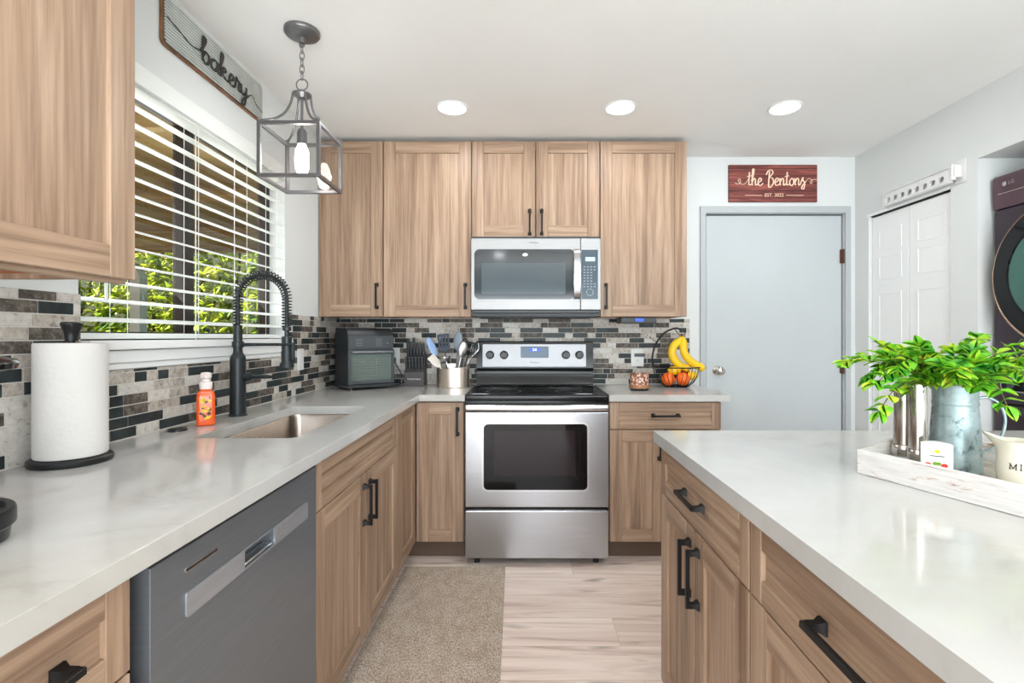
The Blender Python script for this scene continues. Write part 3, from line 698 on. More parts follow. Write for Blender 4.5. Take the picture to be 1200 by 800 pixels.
# wall cabinets
def wall_cab(x0, x1, z0, z1, label, doors, hz=.095):
    UY = 2.995
    t = thing('wall_cabinet', label, 'wall cabinet', (x0, UY, 0)); w = x1-x0
    carcass(t, w, YB-UY-.001-(.0085 if z0 < ZT-.001 else 0), z0+.002, z1, False, 'cab_bottom')
    n = len(doors)
    for k, side in enumerate(doors):
        q = shaker(t, 'door', G+k*w/n, w/n*(k+1)-G, z0, z1-.004, fw=.07)
        hx = w/n*(k+1)-.036 if side == 'r' else w/n*k+.036
        handle(q, hx, z0+hz+.027, .15, True, out=.03)
    return t
UZ0, UZ1 = 1.3475, 2.395
wall_cab(XL+.004, -.849, UZ0, UZ1, 'leftmost narrow wooden wall cabinet, in the corner behind the pendant', ['r'])
wall_cab(-.847, -.323, UZ0, UZ1, 'wide single door wall cabinet immediately left of the microwave', ['r'])
wall_cab(-.321, .441, 1.821, UZ1, 'short two door wall cabinet directly over the microwave', ['r', 'l'], .06)
wall_cab(.443, .961, UZ0, UZ1, 'single door wall cabinet right of the microwave', ['l'])
t = thing('wall_cabinet', 'large near wooden wall cabinet at upper left, beside the window', 'wall cabinet', (-.905, .235, 0), PI/2)
carcass(t, .935, .32, 1.362, 2.395, False, 'cab_bottom')
shaker(t, 'door', G, .4675-G, 1.36, 2.391, fw=.07); q = shaker(t, 'door', .4675+G, .935-G, 1.36, 2.391, fw=.07)
mb = MB(); mb.box(.002, .933, .0225, .04, 1.338+.012, 1.3615, bev=.001); mb.build('light_rail', 'wood_h', t)

# ---------------------------------------------------------------- counters and sink
SX0, SX1, SY0, SY1 = -1.045, -.715, 1.567, 2.275
CTH = .036
mb = MB()
out = [(XL+.0005, -.1), (-.574, -.1), (-.574, 2.72), (-.329, 2.72), (-.329, YB-.0005), (XL+.0005, YB-.0005)]
mb.prism(out, ZCT-CTH, ZCT, 0, 'xy', [rounded(SX0, SX1, SY0, SY1, .028)], bev=.0025)
tag(mb.build('countertop', 'quartz', None, 30), 'white quartz L shaped countertop along the window and to the oven', 'countertop')
mb = MB(); mb.prism([(.452, 2.72), (1.109, 2.72), (1.109, YB-.0005), (.452, YB-.0005)], ZCT-CTH, ZCT, 0, bev=.0025)
tag(mb.build('countertop', 'quartz', None, 30), 'short white quartz countertop right of the oven, under the fruit basket', 'countertop')
mb = MB(); mb.prism([(.4276, -.35), (1.72, -.35), (1.72, 1.69), (.4276, 1.69)], ZCT-CTH, ZCT, 0, bev=.0025)
tag(mb.build('island_countertop', 'quartz', None, 30), 'large white quartz island countertop holding the white tray', 'countertop')
t = thing('sink', 'stainless steel undermount sink below the black faucet', 'sink', ((SX0+SX1)/2, (SY0+SY1)/2, ZCT-CTH))
mb = MB(); hx, hy = (SX1-SX0)/2+.006, (SY1-SY0)/2+.006; rings = []
for inset, z, r in ((-.022, -.0012, .05), (0, -.0012, .034), (.002, -.012, .034), (.004, -.17, .036), (.012, -.195, .04), (.04, -.203, .05), (.14, -.207, .02)):
    rings.append([mb.bm.verts.new((a, b, z)) for a, b in rounded(-hx+inset, hx-inset, -hy+inset, hy-inset, r)])
for A, B in zip(rings, rings[1:]):
    n = len(A)
    for k in range(n): mb.bm.faces.new((A[k], A[(k+1) % n], B[(k+1) % n], B[k]))
mb.bm.faces.new(rings[-1])
sb = mb.build('bowl', 'sink', t, 50)
sm = sb.modifiers.new('solid', 'SOLIDIFY'); sm.thickness = .0012; sm.offset = -1
mb = MB(); mb.lathe([(.055, -.2055), (.055, -.2035), (.045, -.203), (.03, -.205), (0, -.2055)], n=28); mb.build('drain', 'chrome', t)

# ---------------------------------------------------------------- dishwasher
t = thing('dishwasher', 'dark stainless dishwasher with pocket handle under the left counter', 'dishwasher', (FX, .797, 0), PI/2)
w = 1.43-.797
mb = MB(); mb.box(.004, w-.003, .03, DEP, .11, .868); mb.build('body', 'black_plastic', t)
mb = MB(); pk = (.262, .392, .7405, .7795)
mb.prism([(0, .1), (w, .1), (w, .862), (0, .862)], -.006, .028, 0, 'xz', [[(pk[0], pk[2]), (pk[1], pk[2]), (pk[1], pk[3]), (pk[0], pk[3])]], bev=.0025)
mb.box(pk[0]-.004, pk[1]+.004, .024, .0275, pk[2]-.004, pk[3]+.004)
dd = mb.build('door', 'steel_dark', t, 30)
mb = MB(); mb.prism(rounded(.081, .569, .738, .782, .006), -.0095, -.0062, 0, 'xz', [[(pk[0], pk[2]), (pk[1], pk[2]), (pk[1], pk[3]), (pk[0], pk[3])]]); mb.build('handle_strip', 'strip', dd, 30)
mb = MB(); mb.box(pk[0]+.001, pk[1]-.001, -.004, .022, pk[2]-.0002, pk[2]+.006, bev=.002); mb.build('pocket_lip', 'steel_bright', dd)
mb = MB(); mb.prism(rounded(.08, .174, .8165, .8255, .003), -.0075, -.0062, 0, 'xz'); mb.build('vent_slot', 'steel_bright', dd)
mb = MB(); mb.prism(rounded(.083, .171, .8192, .8228, .0017), -.0082, -.0074, 0, 'xz'); mb.build('vent_slot_opening', 'black_plastic', dd)
mb = MB(); mb.box(.003, w-.003, .06, .075, .001, .1); mb.build('toe_kick', 'black_plastic', t)

# ---------------------------------------------------------------- range
RX0, RX1 = -.325, .443; RW = RX1-RX0; RY = 2.69; RC = RW/2
t = thing('range', 'stainless steel electric range with black glass cooktop', 'oven', (RX0, RY, 0))
def fpart(mb, name, mat, par=t, sm=35): return mb.build(name, mat, par, sm)
mb = MB(); mb.box(.003, RW-.003, .04, YB-RY-.03, .04, .885); fpart(mb, 'body', 'black_gloss')
mb = MB(); mb.box(0, RW, .012, YB-RY-.1, .886, .914, 0, .006, 2); mb.box(.03, RW-.03, .06, YB-RY-.13, .9142, .9165, 1, .001)
ct = fpart(mb, 'cooktop', ['black_gloss', 'black_glass'])
for bx_, by_, br_ in ((.2, .19, .1), (.2, .42, .075), (.57, .19, .075), (.57, .42, .1)):
    mb = MB(); mb.lathe([(br_, .9166), (br_, .917), (br_-.004, .917), (br_-.004, .9166)], (bx_, by_, 0), 40, close=True); fpart(mb, 'burner_ring', 'charcoal', ct)
# oven door
mb = MB(); z0, z1 = .316, .826
mb.box(0, RW, 0, .038, z0, z1, 0, .006, 2); door = fpart(mb, 'oven_door', 'steel')
mb = MB(); a, b, c, d = .1, .655, .41, .762
mb.prism(rounded(a-.009, b+.009, c-.009, d+.009, .03), -.003, .002, 0, 'xz', [rounded(a, b, c, d, .024)]); fpart(mb, 'window_trim', 'steel_bright', door)
mb = MB(); mb.prism(rounded(a+.0005, b-.0005, c+.0005, d-.0005, .024), -.002, .002, 0, 'xz')
mb.prism(rounded(a+.055, b-.065, c+.075, d-.035, .004), -.0027, -.0021, 1, 'xz'); fpart(mb, 'oven_window', ['oven_glass', 'oven_inner'], door)
mb = MB(); mb.box(0, RW, -.03, .0, .833, .868, 0, .011, 3)
mb.box(.02, .05, -.001, .03, .838, .862); mb.box(RW-.05, RW-.02, -.001, .03, .838, .862); fpart(mb, 'door_handle', 'steel_bright', door)
mb = MB(); mb.box(.004, RW-.004, .012, .038, .829, .884); fpart(mb, 'vent_trim', 'black_gloss')
mb = MB(); mb.box(0, RW, 0, .038, .042, .298, 0, .006, 2); mb.box(.01, RW-.01, .004, .03, .2985, .302); fpart(mb, 'storage_drawer', 'steel')
mb = MB(); mb.box(.004, RW-.004, .012, .038, .3025, .3155); fpart(mb, 'gap_trim', 'black_gloss')
for fx in (.06, RW-.06):
    mb = MB(); mb.cyl((fx, .06, .0005), (fx, .06, .04), .016, .012, 14); fpart(mb, 'foot', 'black_plastic')
# backguard
by = 3.215-RY; gx0, gx1 = .011, RW-.011
mb = MB(); prof = [(by+.02, .916), (by-.012, .925), (by-.004, .965), (by+.008, 1.0), (by+.0, 1.022), (by-.002, 1.03), (by+.012, 1.192), (by+.02, 1.198), (YB-RY-.02, 1.198), (YB-RY-.02, .916)]
mb.prism(prof, gx0, gx1, 0, 'yz'); bg = fpart(mb, 'backguard', 'black_gloss', t, 50)
def onpanel(x, z, dy=0.): return (x, by-.002+(z-1.03)*.0864+dy, z)
def panel(par, name, x0, x1, z0, z1, th, mat, r=.008, off=0.):
    mb = MB(); o = rounded(x0, x1, z0, z1, r)
    A = [mb.bm.verts.new(onpanel(x, z, -.0006-off)) for x, z in o]; B = [mb.bm.verts.new(onpanel(x, z, -th-off)) for x, z in o]
    mb.bm.faces.new(A); mb.bm.faces.new(B[::-1])
    for k in range(len(o)): mb.bm.faces.new((A[k], A[(k+1) % len(o)], B[(k+1) % len(o)], B[k]))
    return mb.build(name, mat, par, 30)
cp = panel(bg, 'control_panel', .05, RW-.058, 1.037, 1.179, .004, 'panel_steel', .005)
dp = panel(bg, 'display_panel', .293, .472, 1.093, 1.166, .006, 'range_disp', .008)
panel(bg, 'clock_display', .347, .417, 1.134, 1.156, .0072, 'lcd', .002)
tm = Matrix.Translation(onpanel(.382, 1.145, -.0078)) @ Matrix.Rotation(PI/2-.086, 4, 'X')
text_part('clock_digits', '2:8', .022, 'lcd_digit', bg, tm)
text_part('brand_lettering', 'Whirlpool', .014, 'charcoal', bg, Matrix.Translation(onpanel(.382, 1.063, -.0048)) @ Matrix.Rotation(PI/2-.086, 4, 'X'))
for kx in (.098, .187, .582, .668):
    mb = MB(); c = onpanel(kx, 1.112, -.0045)
    mb.lathe([(.027, 0), (.027, -.006), (.023, -.012), (.021, -.03), (.019, -.033), (0, -.033)], c, 24, 0, 'y'); mb.box(c[0]-.003, c[0]+.003, c[1]-.038, c[1]-.033, c[2]-.019, c[2]+.019, 1, .001)
    kb = fpart(mb, 'knob', ['black_plastic', 'charcoal'], bg)

# ---------------------------------------------------------------- microwave
MX0, MX1, MY = -.3195, .4395, 2.938; MW = MX1-MX0
t = thing('microwave', 'stainless over the range microwave with black window and control panel', 'microwave', (MX0, MY, 0))
mb = MB(); mb.box(.002, MW-.002, .035, YB-MY-.012, 1.352, 1.8185, 0); mb.box(.03, MW-.03, .03, .3, 1.343, 1.352, 0, .003); mb.build('body', 'dark_plastic', t, 30)
mb = MB(); mb.box(0, .639, 0, .034, 1.385, 1.802, 0, .005, 2); md = mb.build('door', 'microwave_steel', t, 30)
mb = MB(); mb.box(.6405, MW, 0, .034, 1.385, 1.802, 0, .005, 2); mp_ = mb.build('control_side', 'microwave_steel', t, 30)
def mwo(x0, x1, z0, z1, r):
    top = [];
    return rounded(x0, x1, z0, z1, r)
mb = MB(); mb.prism(mwo(.02, .606, 1.447, 1.738, .03), -.003, .001, 0, 'xz', bev=.0012)
mb.prism(mwo(.062, .552, 1.475, 1.658, .008), -.0036, -.0031, 1, 'xz'); mb.build('door_window', ['mw_glass', 'mw_inner'], md, 30)
mb = MB(); hp = [(.616+.012, 1.45), (.616+.012, 1.735)]
sec = [(-.012, 1.447), (-.034, 1.475), (-.042, 1.54), (-.044, 1.595), (-.042, 1.65), (-.034, 1.712), (-.012, 1.739), (-.001, 1.739), (-.001, 1.725), (-.024, 1.705), (-.03, 1.65), (-.032, 1.595), (-.03, 1.54), (-.024, 1.482), (-.001, 1.46), (-.001, 1.447)]
mb.prism(sec, .599, .635, 0, 'yz', bev=.003); mb.build('handle', 'steel_bright', md, 60)
mb = MB(); mb.prism(rounded(.645, .741, 1.447, 1.735, .004), -.002, .001, 0, 'xz')
mb.prism(rounded(.668, .724, 1.668, 1.692, .002), -.0026, -.0021, 1, 'xz')
for r_ in range(8):
    for c_ in range(4):
        if r_ in (2, 3, 4, 5) and c_ == 3: continue
        x = .662+c_*.02; z = 1.635-r_*.0165
        mb.prism(rounded(x-.0055, x+.0055, z-.0025, z+.0025, .001, 2), -.0025, -.0021, 2, 'xz')
mb.lathe([(.021, -.0021), (.021, -.0026), (.018, -.0026), (.018, -.0021)], (.694, 0, 1.487), 24, 2, 'y', close=True)
mb.build('control_panel', ['panel_blue', 'lcd_pale', 'button'], mp_, 30)
mb = MB(); mb.lathe([(.016, -.0032), (.015, -.0045), (0, -.0048)], (.317, 0, 1.706), 24, 0, 'y')
for v in mb.bm.verts: v.co.z = 1.706+(v.co.z-1.706)*.6
mb.build('badge', 'silver', md)
text_part('brand_lettering', 'Whirlpool', .013, 'charcoal', md, face_mtx(.365, -.0006, 1.777, '-y'))
mb = MB(); mb.box(.01, MW-.01, .004, .0345, 1.365, 1.3845, 0, .003); mb.build('vent_grille', 'dark_plastic', t)

# ---------------------------------------------------------------- window blind
t = thing('window_blind', 'white horizontal slat blind half lit in the kitchen window', 'blind', (XL, (WY0+WY1)/2, WZ0))
L = (WY1-WY0)/2-.006
def bp(mb, name, mat): return mb.build(name, mat, t, 30)
mb = MB(); mb.box(-.004, .014, -L-.02, L+.02, 2.005-WZ0+.022, 2.092-WZ0, 0, .003, 2); mb.box(-.062, -.0045, -L, L, 2.02-WZ0, 2.07-WZ0); bp(mb, 'valance', 'blind')
NS = 13; pit = .0575
z = 1.2565-WZ0
for k in range(NS):
    mb = MB(); vs = []
    zz = z+pit*(k+.45); nseg = 6; tilt = -.24
    top = []; 
    for i in range(nseg+1):
        u = i/nseg-.5; x = -.032+u*.053; dz = .0035*(1-(2*u)**2)+u*.053*tilt
        top.append((x, zz+dz))
    o_ = top+[(x, y-.0034) for x, y in reversed(top)]
    mb.prism(o_, -L, L, 0, 'xz'); 
    bp(mb, 'slat', 'blind')
mb = MB(); mb.box(-.058, -.006, -L, L, .012, .03, 0, .003, 2); bp(mb, 'bottom_rail', 'blind')
for yy in (-.42, -.08, .25, .52):
    mb = MB()
    for x in (-.0035, -.0585): mb.cyl((x, yy, .03), (x, yy, 2.02-WZ0), .0011, n=6)
    bp(mb, 'ladder_cord', 'cord')
mb = MB()
for yy in (-.105, .145): mb.cyl((.002, yy, .0), (.002, yy, 2.0-WZ0), .0017, n=6)
bp(mb, 'lift_cord', 'cord')
mb = MB(); mb.cyl((.004, 1.478-(WY0+WY1)/2, 1.335-WZ0), (.004, 1.478-(WY0+WY1)/2, 1.99-WZ0), .0045, n=8); bp(mb, 'tilt_wand', 'white_plastic')

# ---------------------------------------------------------------- bakery sign on the left wall
t = thing('bakery_sign', 'grey corrugated metal sign reading bakery above the window', 'sign', (XL, 2.015, 2.303))
mb = MB(); o_ = rounded(-.32, .32, -.084, .084, .018); mb.prism(o_, .001, .012, 0, 'yz'); mb.build('backing', 'sign_edge', t, 30)
mb = MB(); nr = 15; hz_ = .079
for k in range(nr*4):                                    # ribbed sheet as a run of strips with real waves
    pass
zs = [-.08+.16*k/(nr*6) for k in range(nr*6+1)]
prev = None
for zq in zs:
    x = .0155+.0034*math.cos(2*PI*(zq+.08)/.16*nr); e = .316-max(0, abs(zq)-.064)*0.8
    cur = [mb.bm.verts.new((x, -e, zq)), mb.bm.verts.new((x, e, zq))]
    if prev: mb.bm.faces.new((prev[0], prev[1], cur[1], cur[0]))
    prev = cur
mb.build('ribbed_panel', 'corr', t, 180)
st, wd = script_strokes('bakery'); sc_ = .042
swl = [(-3.1, 1.1), (-2.0, .8), (-1., .5), (-.1, .75)]; swr = [(wd+.0, .35), (wd+.6, .75), (wd+1.1, .2), (wd+2.0, -.1)]
script_part('lettering', st, lambda a, b, h: Vector((.0205+h*.01, -.127+a*.059, -.037+b*.043)), .0062, 'ink', t, [swl, swr])

# ---------------------------------------------------------------- the Bentons sign
t = thing('name_sign', 'reddish wood plank sign reading the Bentons above the grey door', 'sign', (1.63, YB, 2.238))
mb = MB(); mb.box(-.291, .291, -.018, -.001, -.122, .122, 0, .002); mb.build('board', 'redwood', t, 30)
st, wd = script_strokes('the Bentons'); sc_ = .385/wd
swl = [(-1.9, .35), (-1.5, .2), (-1.05, .4), (-1.15, .9), (-1.4, .7), (-1.0, .2), (-.3, .3), (.1, .9)]
swr = [(wd-.1, .5), (wd+.4, .95), (wd+.9, .75), (wd+.9, .3), (wd+.65, .35), (wd+.9, .8), (wd+1.7, .85)]
script_part('lettering', st, lambda a, b, h: Vector((-.17+a*sc_, -.0186-h*.01, -.014+b*sc_*1.06)), .0039, 'sign_cream', t, [swl, swr])
text_part('date_lettering', 'EST. 2022', .031, 'sign_cream', t, face_mtx(.006, -.0188, -.079, '-y'))
mb = MB(); mb.box(-.185, -.075, -.0192, -.0182, -.081, -.078); mb.box(.085, .2, -.0192, -.0182, -.081, -.078); mb.build('date_lines', 'sign_cream', t)

# ---------------------------------------------------------------- pendant lantern
t = thing('pendant_light', 'grey metal lantern pendant on a chain by the window', 'pendant light', (-.868, 1.954, ZC))
ZT_, ZB_ = 2.02-ZC, 1.814-ZC; H = .1155
mb = MB(); mb.lathe([(.065, -.0005), (.066, -.012), (.06, -.02), (.04, -.026), (.014, -.03), (.012, -.05), (0, -.052)], n=36)
mb.build('canopy', 'pewter', t, 50)
mb = MB(); mb.tube(spline([(math.cos(a)*.009, 0, -.056+math.sin(a)*.009) for a in [2*PI*k/8 for k in range(8)]], 4, True), .0022, 8, closed=True)
zt = -.06; nl = 5; zr = 2.228-ZC; stp = (zr-zt)/nl
for k in range(nl):
    cz_ = zt+stp*(k+.5); hl = -stp/2+.006
    pts = [(math.cos(a)*.0085, math.sin(a)*hl) for a in [2*PI*q/12 for q in range(12)]]
    mb.tube([(p, 0, cz_+q) if k % 2 else (0, p, cz_+q) for p, q in pts], .0019, 7, closed=True)
mb.build('chain', 'pewter', t, 60)
mb = MB(); rc = 2.206-ZC; mb.tube([(math.cos(a)*.022, 0, rc+math.sin(a)*.022) for a in [2*PI*q/24 for q in range(24)]], .0024, 8, closed=True)
mb.build('ring', 'pewter', t, 60)
mb = MB(); zc_ = 2.172-ZC
mb.lathe([(0, .014), (.008, .013), (.012, .004), (.03, 0), (.036, -.003), (.036, -.008), (.028, -.012), (.02, -.02), (.012, -.022), (0, -.022)], (0, 0, zc_), 32)
mb.build('collar', 'pewter', t, 50)
mb = MB()
for sx in (-1, 1):
    for sy in (-1, 1):
        k = H-.008
        arc = spline([(sx*.024, sy*.024, zc_-.008), (sx*.03, sy*.03, zc_-.05), (sx*.046, sy*.046, zc_-.095), (sx*.072, sy*.072, zc_-.128), (sx*k, sy*k, ZT_+.004)], 6)
        mb.tube(arc, .0045, 8, sx=1); mb.blob((sx*k, sy*k, ZT_+.008), .0075, n=12)
mb.build('arms', 'pewter', t, 60)
mb = MB(); b = .0065
for sx in (-1, 1):
    for sy in (-1, 1): mb.box(sx*(H-b)-b, sx*(H-b)+b, sy*(H-b)-b, sy*(H-b)+b, ZB_, ZT_, bev=.001)
for z0 in (ZB_, ZT_-2*b):
    for s_ in (-1, 1):
        mb.box(-H+2*b, H-2*b, s_*(H-b)-b, s_*(H-b)+b, z0, z0+2*b, bev=.001); mb.box(s_*(H-b)-b, s_*(H-b)+b, -H+2*b, H-2*b, z0, z0+2*b, bev=.001)
mb.build('frame', 'pewter', t, 30)
for s_, ax in ((-1, 'x'), (1, 'x'), (-1, 'y'), (1, 'y')):
    mb = MB(); p = s_*(H-b); q = H-2*b-.0005
    if ax == 'x': mb.box(p-.001, p+.001, -q, q, ZB_+2*b, ZT_-2*b)
    else: mb.box(-q, q, p-.001, p+.001, ZB_+2*b, ZT_-2*b)
    mb.build('glass_pane', 'lantern_glass', t)
mb = MB(); mb.cyl((0, 0, zc_-.02), (0, 0, 2.03-ZC), .005, n=12); mb.lathe([(0, 2.034-ZC), (.012, 2.033-ZC), (.0185, 2.02-ZC), (.0185, 1.974-ZC), (0, 1.974-ZC)], n=24); mb.build('socket', 'pewter', t, 40)
mb = MB(); mb.lathe([(.012, 1.9735-ZC), (.016, 1.966-ZC), (.023, 1.95-ZC), (.026, 1.92-ZC), (.025, 1.885-ZC), (.018, 1.866-ZC), (0, 1.86-ZC)], n=24); mb.build('bulb', 'bulb', t, 60)
lamp('pendant_bulb', 'POINT', (-.868, 1.954, 1.915), 3, (1, .98, .95), shadow_soft_size=.03)

# ---------------------------------------------------------------- faucet
t = thing('faucet', 'tall matte black spring neck faucet behind the sink', 'faucet', (-1.146, 2.005, ZCT))
mb = MB(); mb.lathe([(.034, .0005), (.034, .006), (.0295, .008), (.0285, .225), (.027, .236), (.018, .25), (.0165, .262), (.0165, .36), (.0, .36)], n=32); mb.build('body', 'faucet_black', t, 40)
R_ = .0975; zc = 1.378-ZCT
arch = [(0, 0, .36+(zc-.36)*k/6) for k in range(7)]+[(R_-R_*math.cos(a), 0, zc+R_*math.sin(a)) for a in [PI*k/20 for k in range(1, 21)]]+[(2*R_, 0, zc-.113*k/4) for k in range(1, 5)]
mb = MB(); mb.tube(arch, .0075, 10); mb.build('hose', 'faucet_black', t, 60)
mb = MB()
vpts = [Vector(p) for p in arch]; lens = [0]
for a, c in zip(vpts, vpts[1:]): lens.append(lens[-1]+(c-a).length)
tot = lens[-1]; turns = 44; pts = []
for k in range(turns*12+1):
    s_ = tot*k/(turns*12); i = 0
    while i < len(lens)-2 and lens[i+1] < s_: i += 1
    f_ = (s_-lens[i])/(lens[i+1]-lens[i]); p = vpts[i].lerp(vpts[i+1], f_); tg = (vpts[i+1]-vpts[i]).normalized()
    nrm = Vector((0, 1, 0)); bn = tg.cross(nrm); a = 2*PI*k/12
    pts.append(p+(nrm*math.cos(a)+bn*math.sin(a))*.0175)
mb.tube(pts, .0025, 6); mb.build('spring', 'faucet_black', t, 80)
mb = MB(); hx = 2*R_; zh = zc-.113
mb.lathe([(0, zh+.004), (.016, zh+.003), (.016, zh-.012), (.009, zh-.014), (.009, zh-.034), (.019, zh-.036), (.019, zh-.09), (.021, zh-.098), (.02, zh-.135), (.027, zh-.147), (.027, zh-.158), (0, zh-.158)], (hx, 0, 0), 28)
mb.box(hx+.019, hx+.03, -.009, .009, zh-.13, zh-.06, 0, .003, 2); mb.build('spray_head', 'faucet_black', t, 40)
mb = MB(); za = 1.198-ZCT
mb.cyl((.0, 0, za), (hx-.022, 0, za), .006, n=12); mb.lathe([(.0195, za-.012), (.0215, za-.01), (.0215, za+.01), (.0195, za+.012)], n=24); mb.tube([(hx+math.cos(a)*.0235, math.sin(a)*.0235, za) for a in [2*PI*q/20 for q in range(20)]], .0045, 8, closed=True)
mb.build('support_arm', 'faucet_black', t, 40)
mb = MB(); zl = .155; mb.cyl((.02, 0, zl), (.052, 0, zl), .0165, .0165, 20); mb.tube([(.05, 0, zl), (.075, -.004, zl), (.115, -.01, zl+.002), (.14, -.012, zl+.001)], [.009, .0085, .009, .006], 10); mb.build('lever_handle', 'faucet_black', t, 50)
mb = MB(); mb.lathe([(.028, .0005), (.028, .006), (.024, .009), (0, .0095)], (-1.165, 1.685, ZCT), 28)
tag(mb.build('air_switch_cap', 'black_plastic'), 'flat black round cap on the counter left of the soap bottle', 'cap')

# ---------------------------------------------------------------- soap bottle
t = thing('soap_bottle', 'orange foaming hand soap bottle with pale pink pump beside the faucet', 'soap bottle', (-1.14, 1.795, ZCT), .55)
mb = MB(); rings = []
for s_, z in ((.024, .0005), (.028, .004), (.0285, .02), (.0285, .1), (.026, .115), (.018, .124), (.016, .128)):
    rings.append([mb.bm.verts.new((x, y*.85, z)) for x, y in rounded(-s_, s_, -s_, s_, s_*.38, 4)])
for A, B in zip(rings, rings[1:]):
    for k in range(len(A)): mb.bm.faces.new((A[k], A[(k+1) % len(A)], B[(k+1) % len(A)], B[k]))
mb.bm.faces.new(rings[0]); mb.bm.faces.new(rings[-1]); mb.build('bottle', 'orange_soap', t, 50)
mb = MB(); mb.lathe([(.0, .1285), (.0195, .129), (.0205, .15), (.0175, .154), (.012, .157), (.012, .165), (.017, .168), (.018, .18), (.014, .187), (0, .189)], n=28); mb.tube([(0, 0, .178), (.0, -.015, .179), (.0, -.03, .176)], [.008, .0075, .006], 10); mb.build('pump', 'pinkish', t, 45)
mb = MB(); rnd = random.Random(3); yl = -.0285*.85-.0006
for k in range(26):
    x, z, r_ = rnd.uniform(-.017, .017), rnd.uniform(.018, .1), rnd.uniform(.003, .006)
    m_ = rnd.choice([0, 1, 1, 2]); mb.prism([(x+r_*math.cos(2*PI*q/9), z+r_*math.sin(2*PI*q/9)*rnd.uniform(.7, 1.2)) for q in range(9)], yl-.0002*(k % 4)-.0004, yl+.0003, m_, 'xz')
mb.build('label_print', ['olive', 'yellow', 'olive'], t)

# ---------------------------------------------------------------- paper towel holder
t = thing('paper_towel_holder', 'black paper towel holder with flared knob at the left', 'paper towel holder', (-1.141, 1.265, ZCT))
mb = MB(); mb.lathe([(.082, .0005), (.084, .004), (.084, .013), (.079, .017), (.02, .019), (0, .019)], n=48); mb.build('base', 'black_plastic', t, 40)
mb = MB(); mb.cyl((0, 0, .018), (0, 0, .305), .008, n=16); mb.build('post', 'black', t)
mb = MB(); mb.lathe([(0, .304), (.013, .3045), (.014, .318), (.0165, .33), (.022, .344), (.0225, .349), (.019, .352), (0, .3525)], n=28); mb.build('knob', 'black_plastic', t, 40)
t = thing('paper_towel_roll', 'white quilted paper towel roll on the black holder', 'paper towels', (-1.141, 1.265, ZCT+.0195))
mb = MB(); mb.lathe([(.02, 0), (.071, 0), (.0725, .004), (.0725, .276), (.071, .28), (.02, .28)], n=64, close=True); mb.build('paper', 'paper', t, 40)
mb = MB(); mb.lathe([(.0195, .0), (.0195, .2798), (.0175, .2798), (.0175, 0)], n=32, close=True); mb.build('core', 'amber_base', t, 40)

# black rounded appliance at the left edge
t = thing('coffee_maker', 'black rounded countertop appliance cut off by the left photo edge', 'appliance', (-.884, .735, ZCT))
mb = MB(); mb.lathe([(.088, .0005), (.092, .003), (.094, .02), (.1, .026), (.1, .046), (.098, .05), (.088, .05), (.085, .042), (0, .04)], n=48); mb.build('drip_base', 'black_plastic', t, 35)
mb = MB(); mb.box(-.16, -.07, -.05, .05, .0405, .25, 0, .012, 2); mb.build('column', 'black_plastic', t, 40)
mb = MB(); mb.lathe([(0, .262), (.085, .262), (.102, .266), (.104, .274), (.1, .28), (.06, .292), (0, .297)], n=48); mb.build('brew_head', 'black_gloss', t, 40)

# ---------------------------------------------------------------- air fryer oven in the corner
t = thing('air_fryer_oven', 'black countertop air fryer oven with glass door in the counter corner', 'air fryer', (-1.035, 2.915, ZCT), math.radians(38))
w, dpt, hh = .288, .24, .365
mb = MB(); prof = [(.0, .012), (.0, .3), (.012, .345), (.04, hh), (dpt-.03, hh-.004), (dpt, hh-.04), (dpt, .012)]
mb.prism(prof, .006, w-.006, 0, 'yz', bev=.004)
mb.box(.0, w, -.012, dpt, .012, .034, 0, .004); mb.build('body', 'dark_plastic', t, 40)
mb = MB(); mb.prism([(.003, .037), (w-.003, .037), (w-.003, .236), (.003, .236)], -.012, -.001, 0, 'xz', [[(.022, .056), (w-.022, .056), (w-.022, .212), (.022, .212)]], bev=.002)
ad = mb.build('door', 'charcoal', t, 40)
mb = MB(); mb.box(.0225, w-.0225, -.008, -.004, .0565, .2115); mb.build('door_glass', plain('smoky_oven_glass', (92, 104, 98), .08, 0, .7), ad)
mb = MB(); mb.cyl((.02, -.03, .222), (w-.02, -.03, .222), .0075, n=14); mb.cyl((.035, -.03, .222), (.035, -.01, .222), .006, n=10); mb.cyl((w-.035, -.03, .222), (w-.035, -.01, .222), .006, n=10); mb.build('door_handle', 'steel_dark', ad, 40)
mb = MB()
for k in range(7): mb.cyl((.03, -.0086, .085+.016*k), (w-.03, -.0086, .085+.016*k), .0009, n=6)
mb.cyl((w/2-.03, -.0086, .075), (w/2-.03, -.0086, .19), .0012, n=6); mb.cyl((w/2+.03, -.0086, .075), (w/2+.03, -.0086, .19), .0012, n=6)
mb.build('rack', 'steel_bright', ad)
mb = MB(); mb.prism([(.008, .242), (w-.008, .242), (w-.008, .318), (.008, .318)], -.006, -.0005, 0, 'xz', bev=.002)
for k in range(4):
    for q in range(2): mb.box(.05+q*.12, .09+q*.12, -.0066, -.0061, .262+.012*k, .264+.012*k, 1)
mb.cyl((w-.045, -.006, .275), (w-.045, -.0075, .275), .004, n=12, m=1); mb.build('control_panel', ['charcoal', 'greyblue'], t, 30)
for fx in (.03, w-.03):
    for fy in (.02, dpt-.03):
        mb = MB(); mb.cyl((fx, fy, .0005), (fx, fy, .012), .011, n=12); mb.build('foot', 'black_plastic', t)
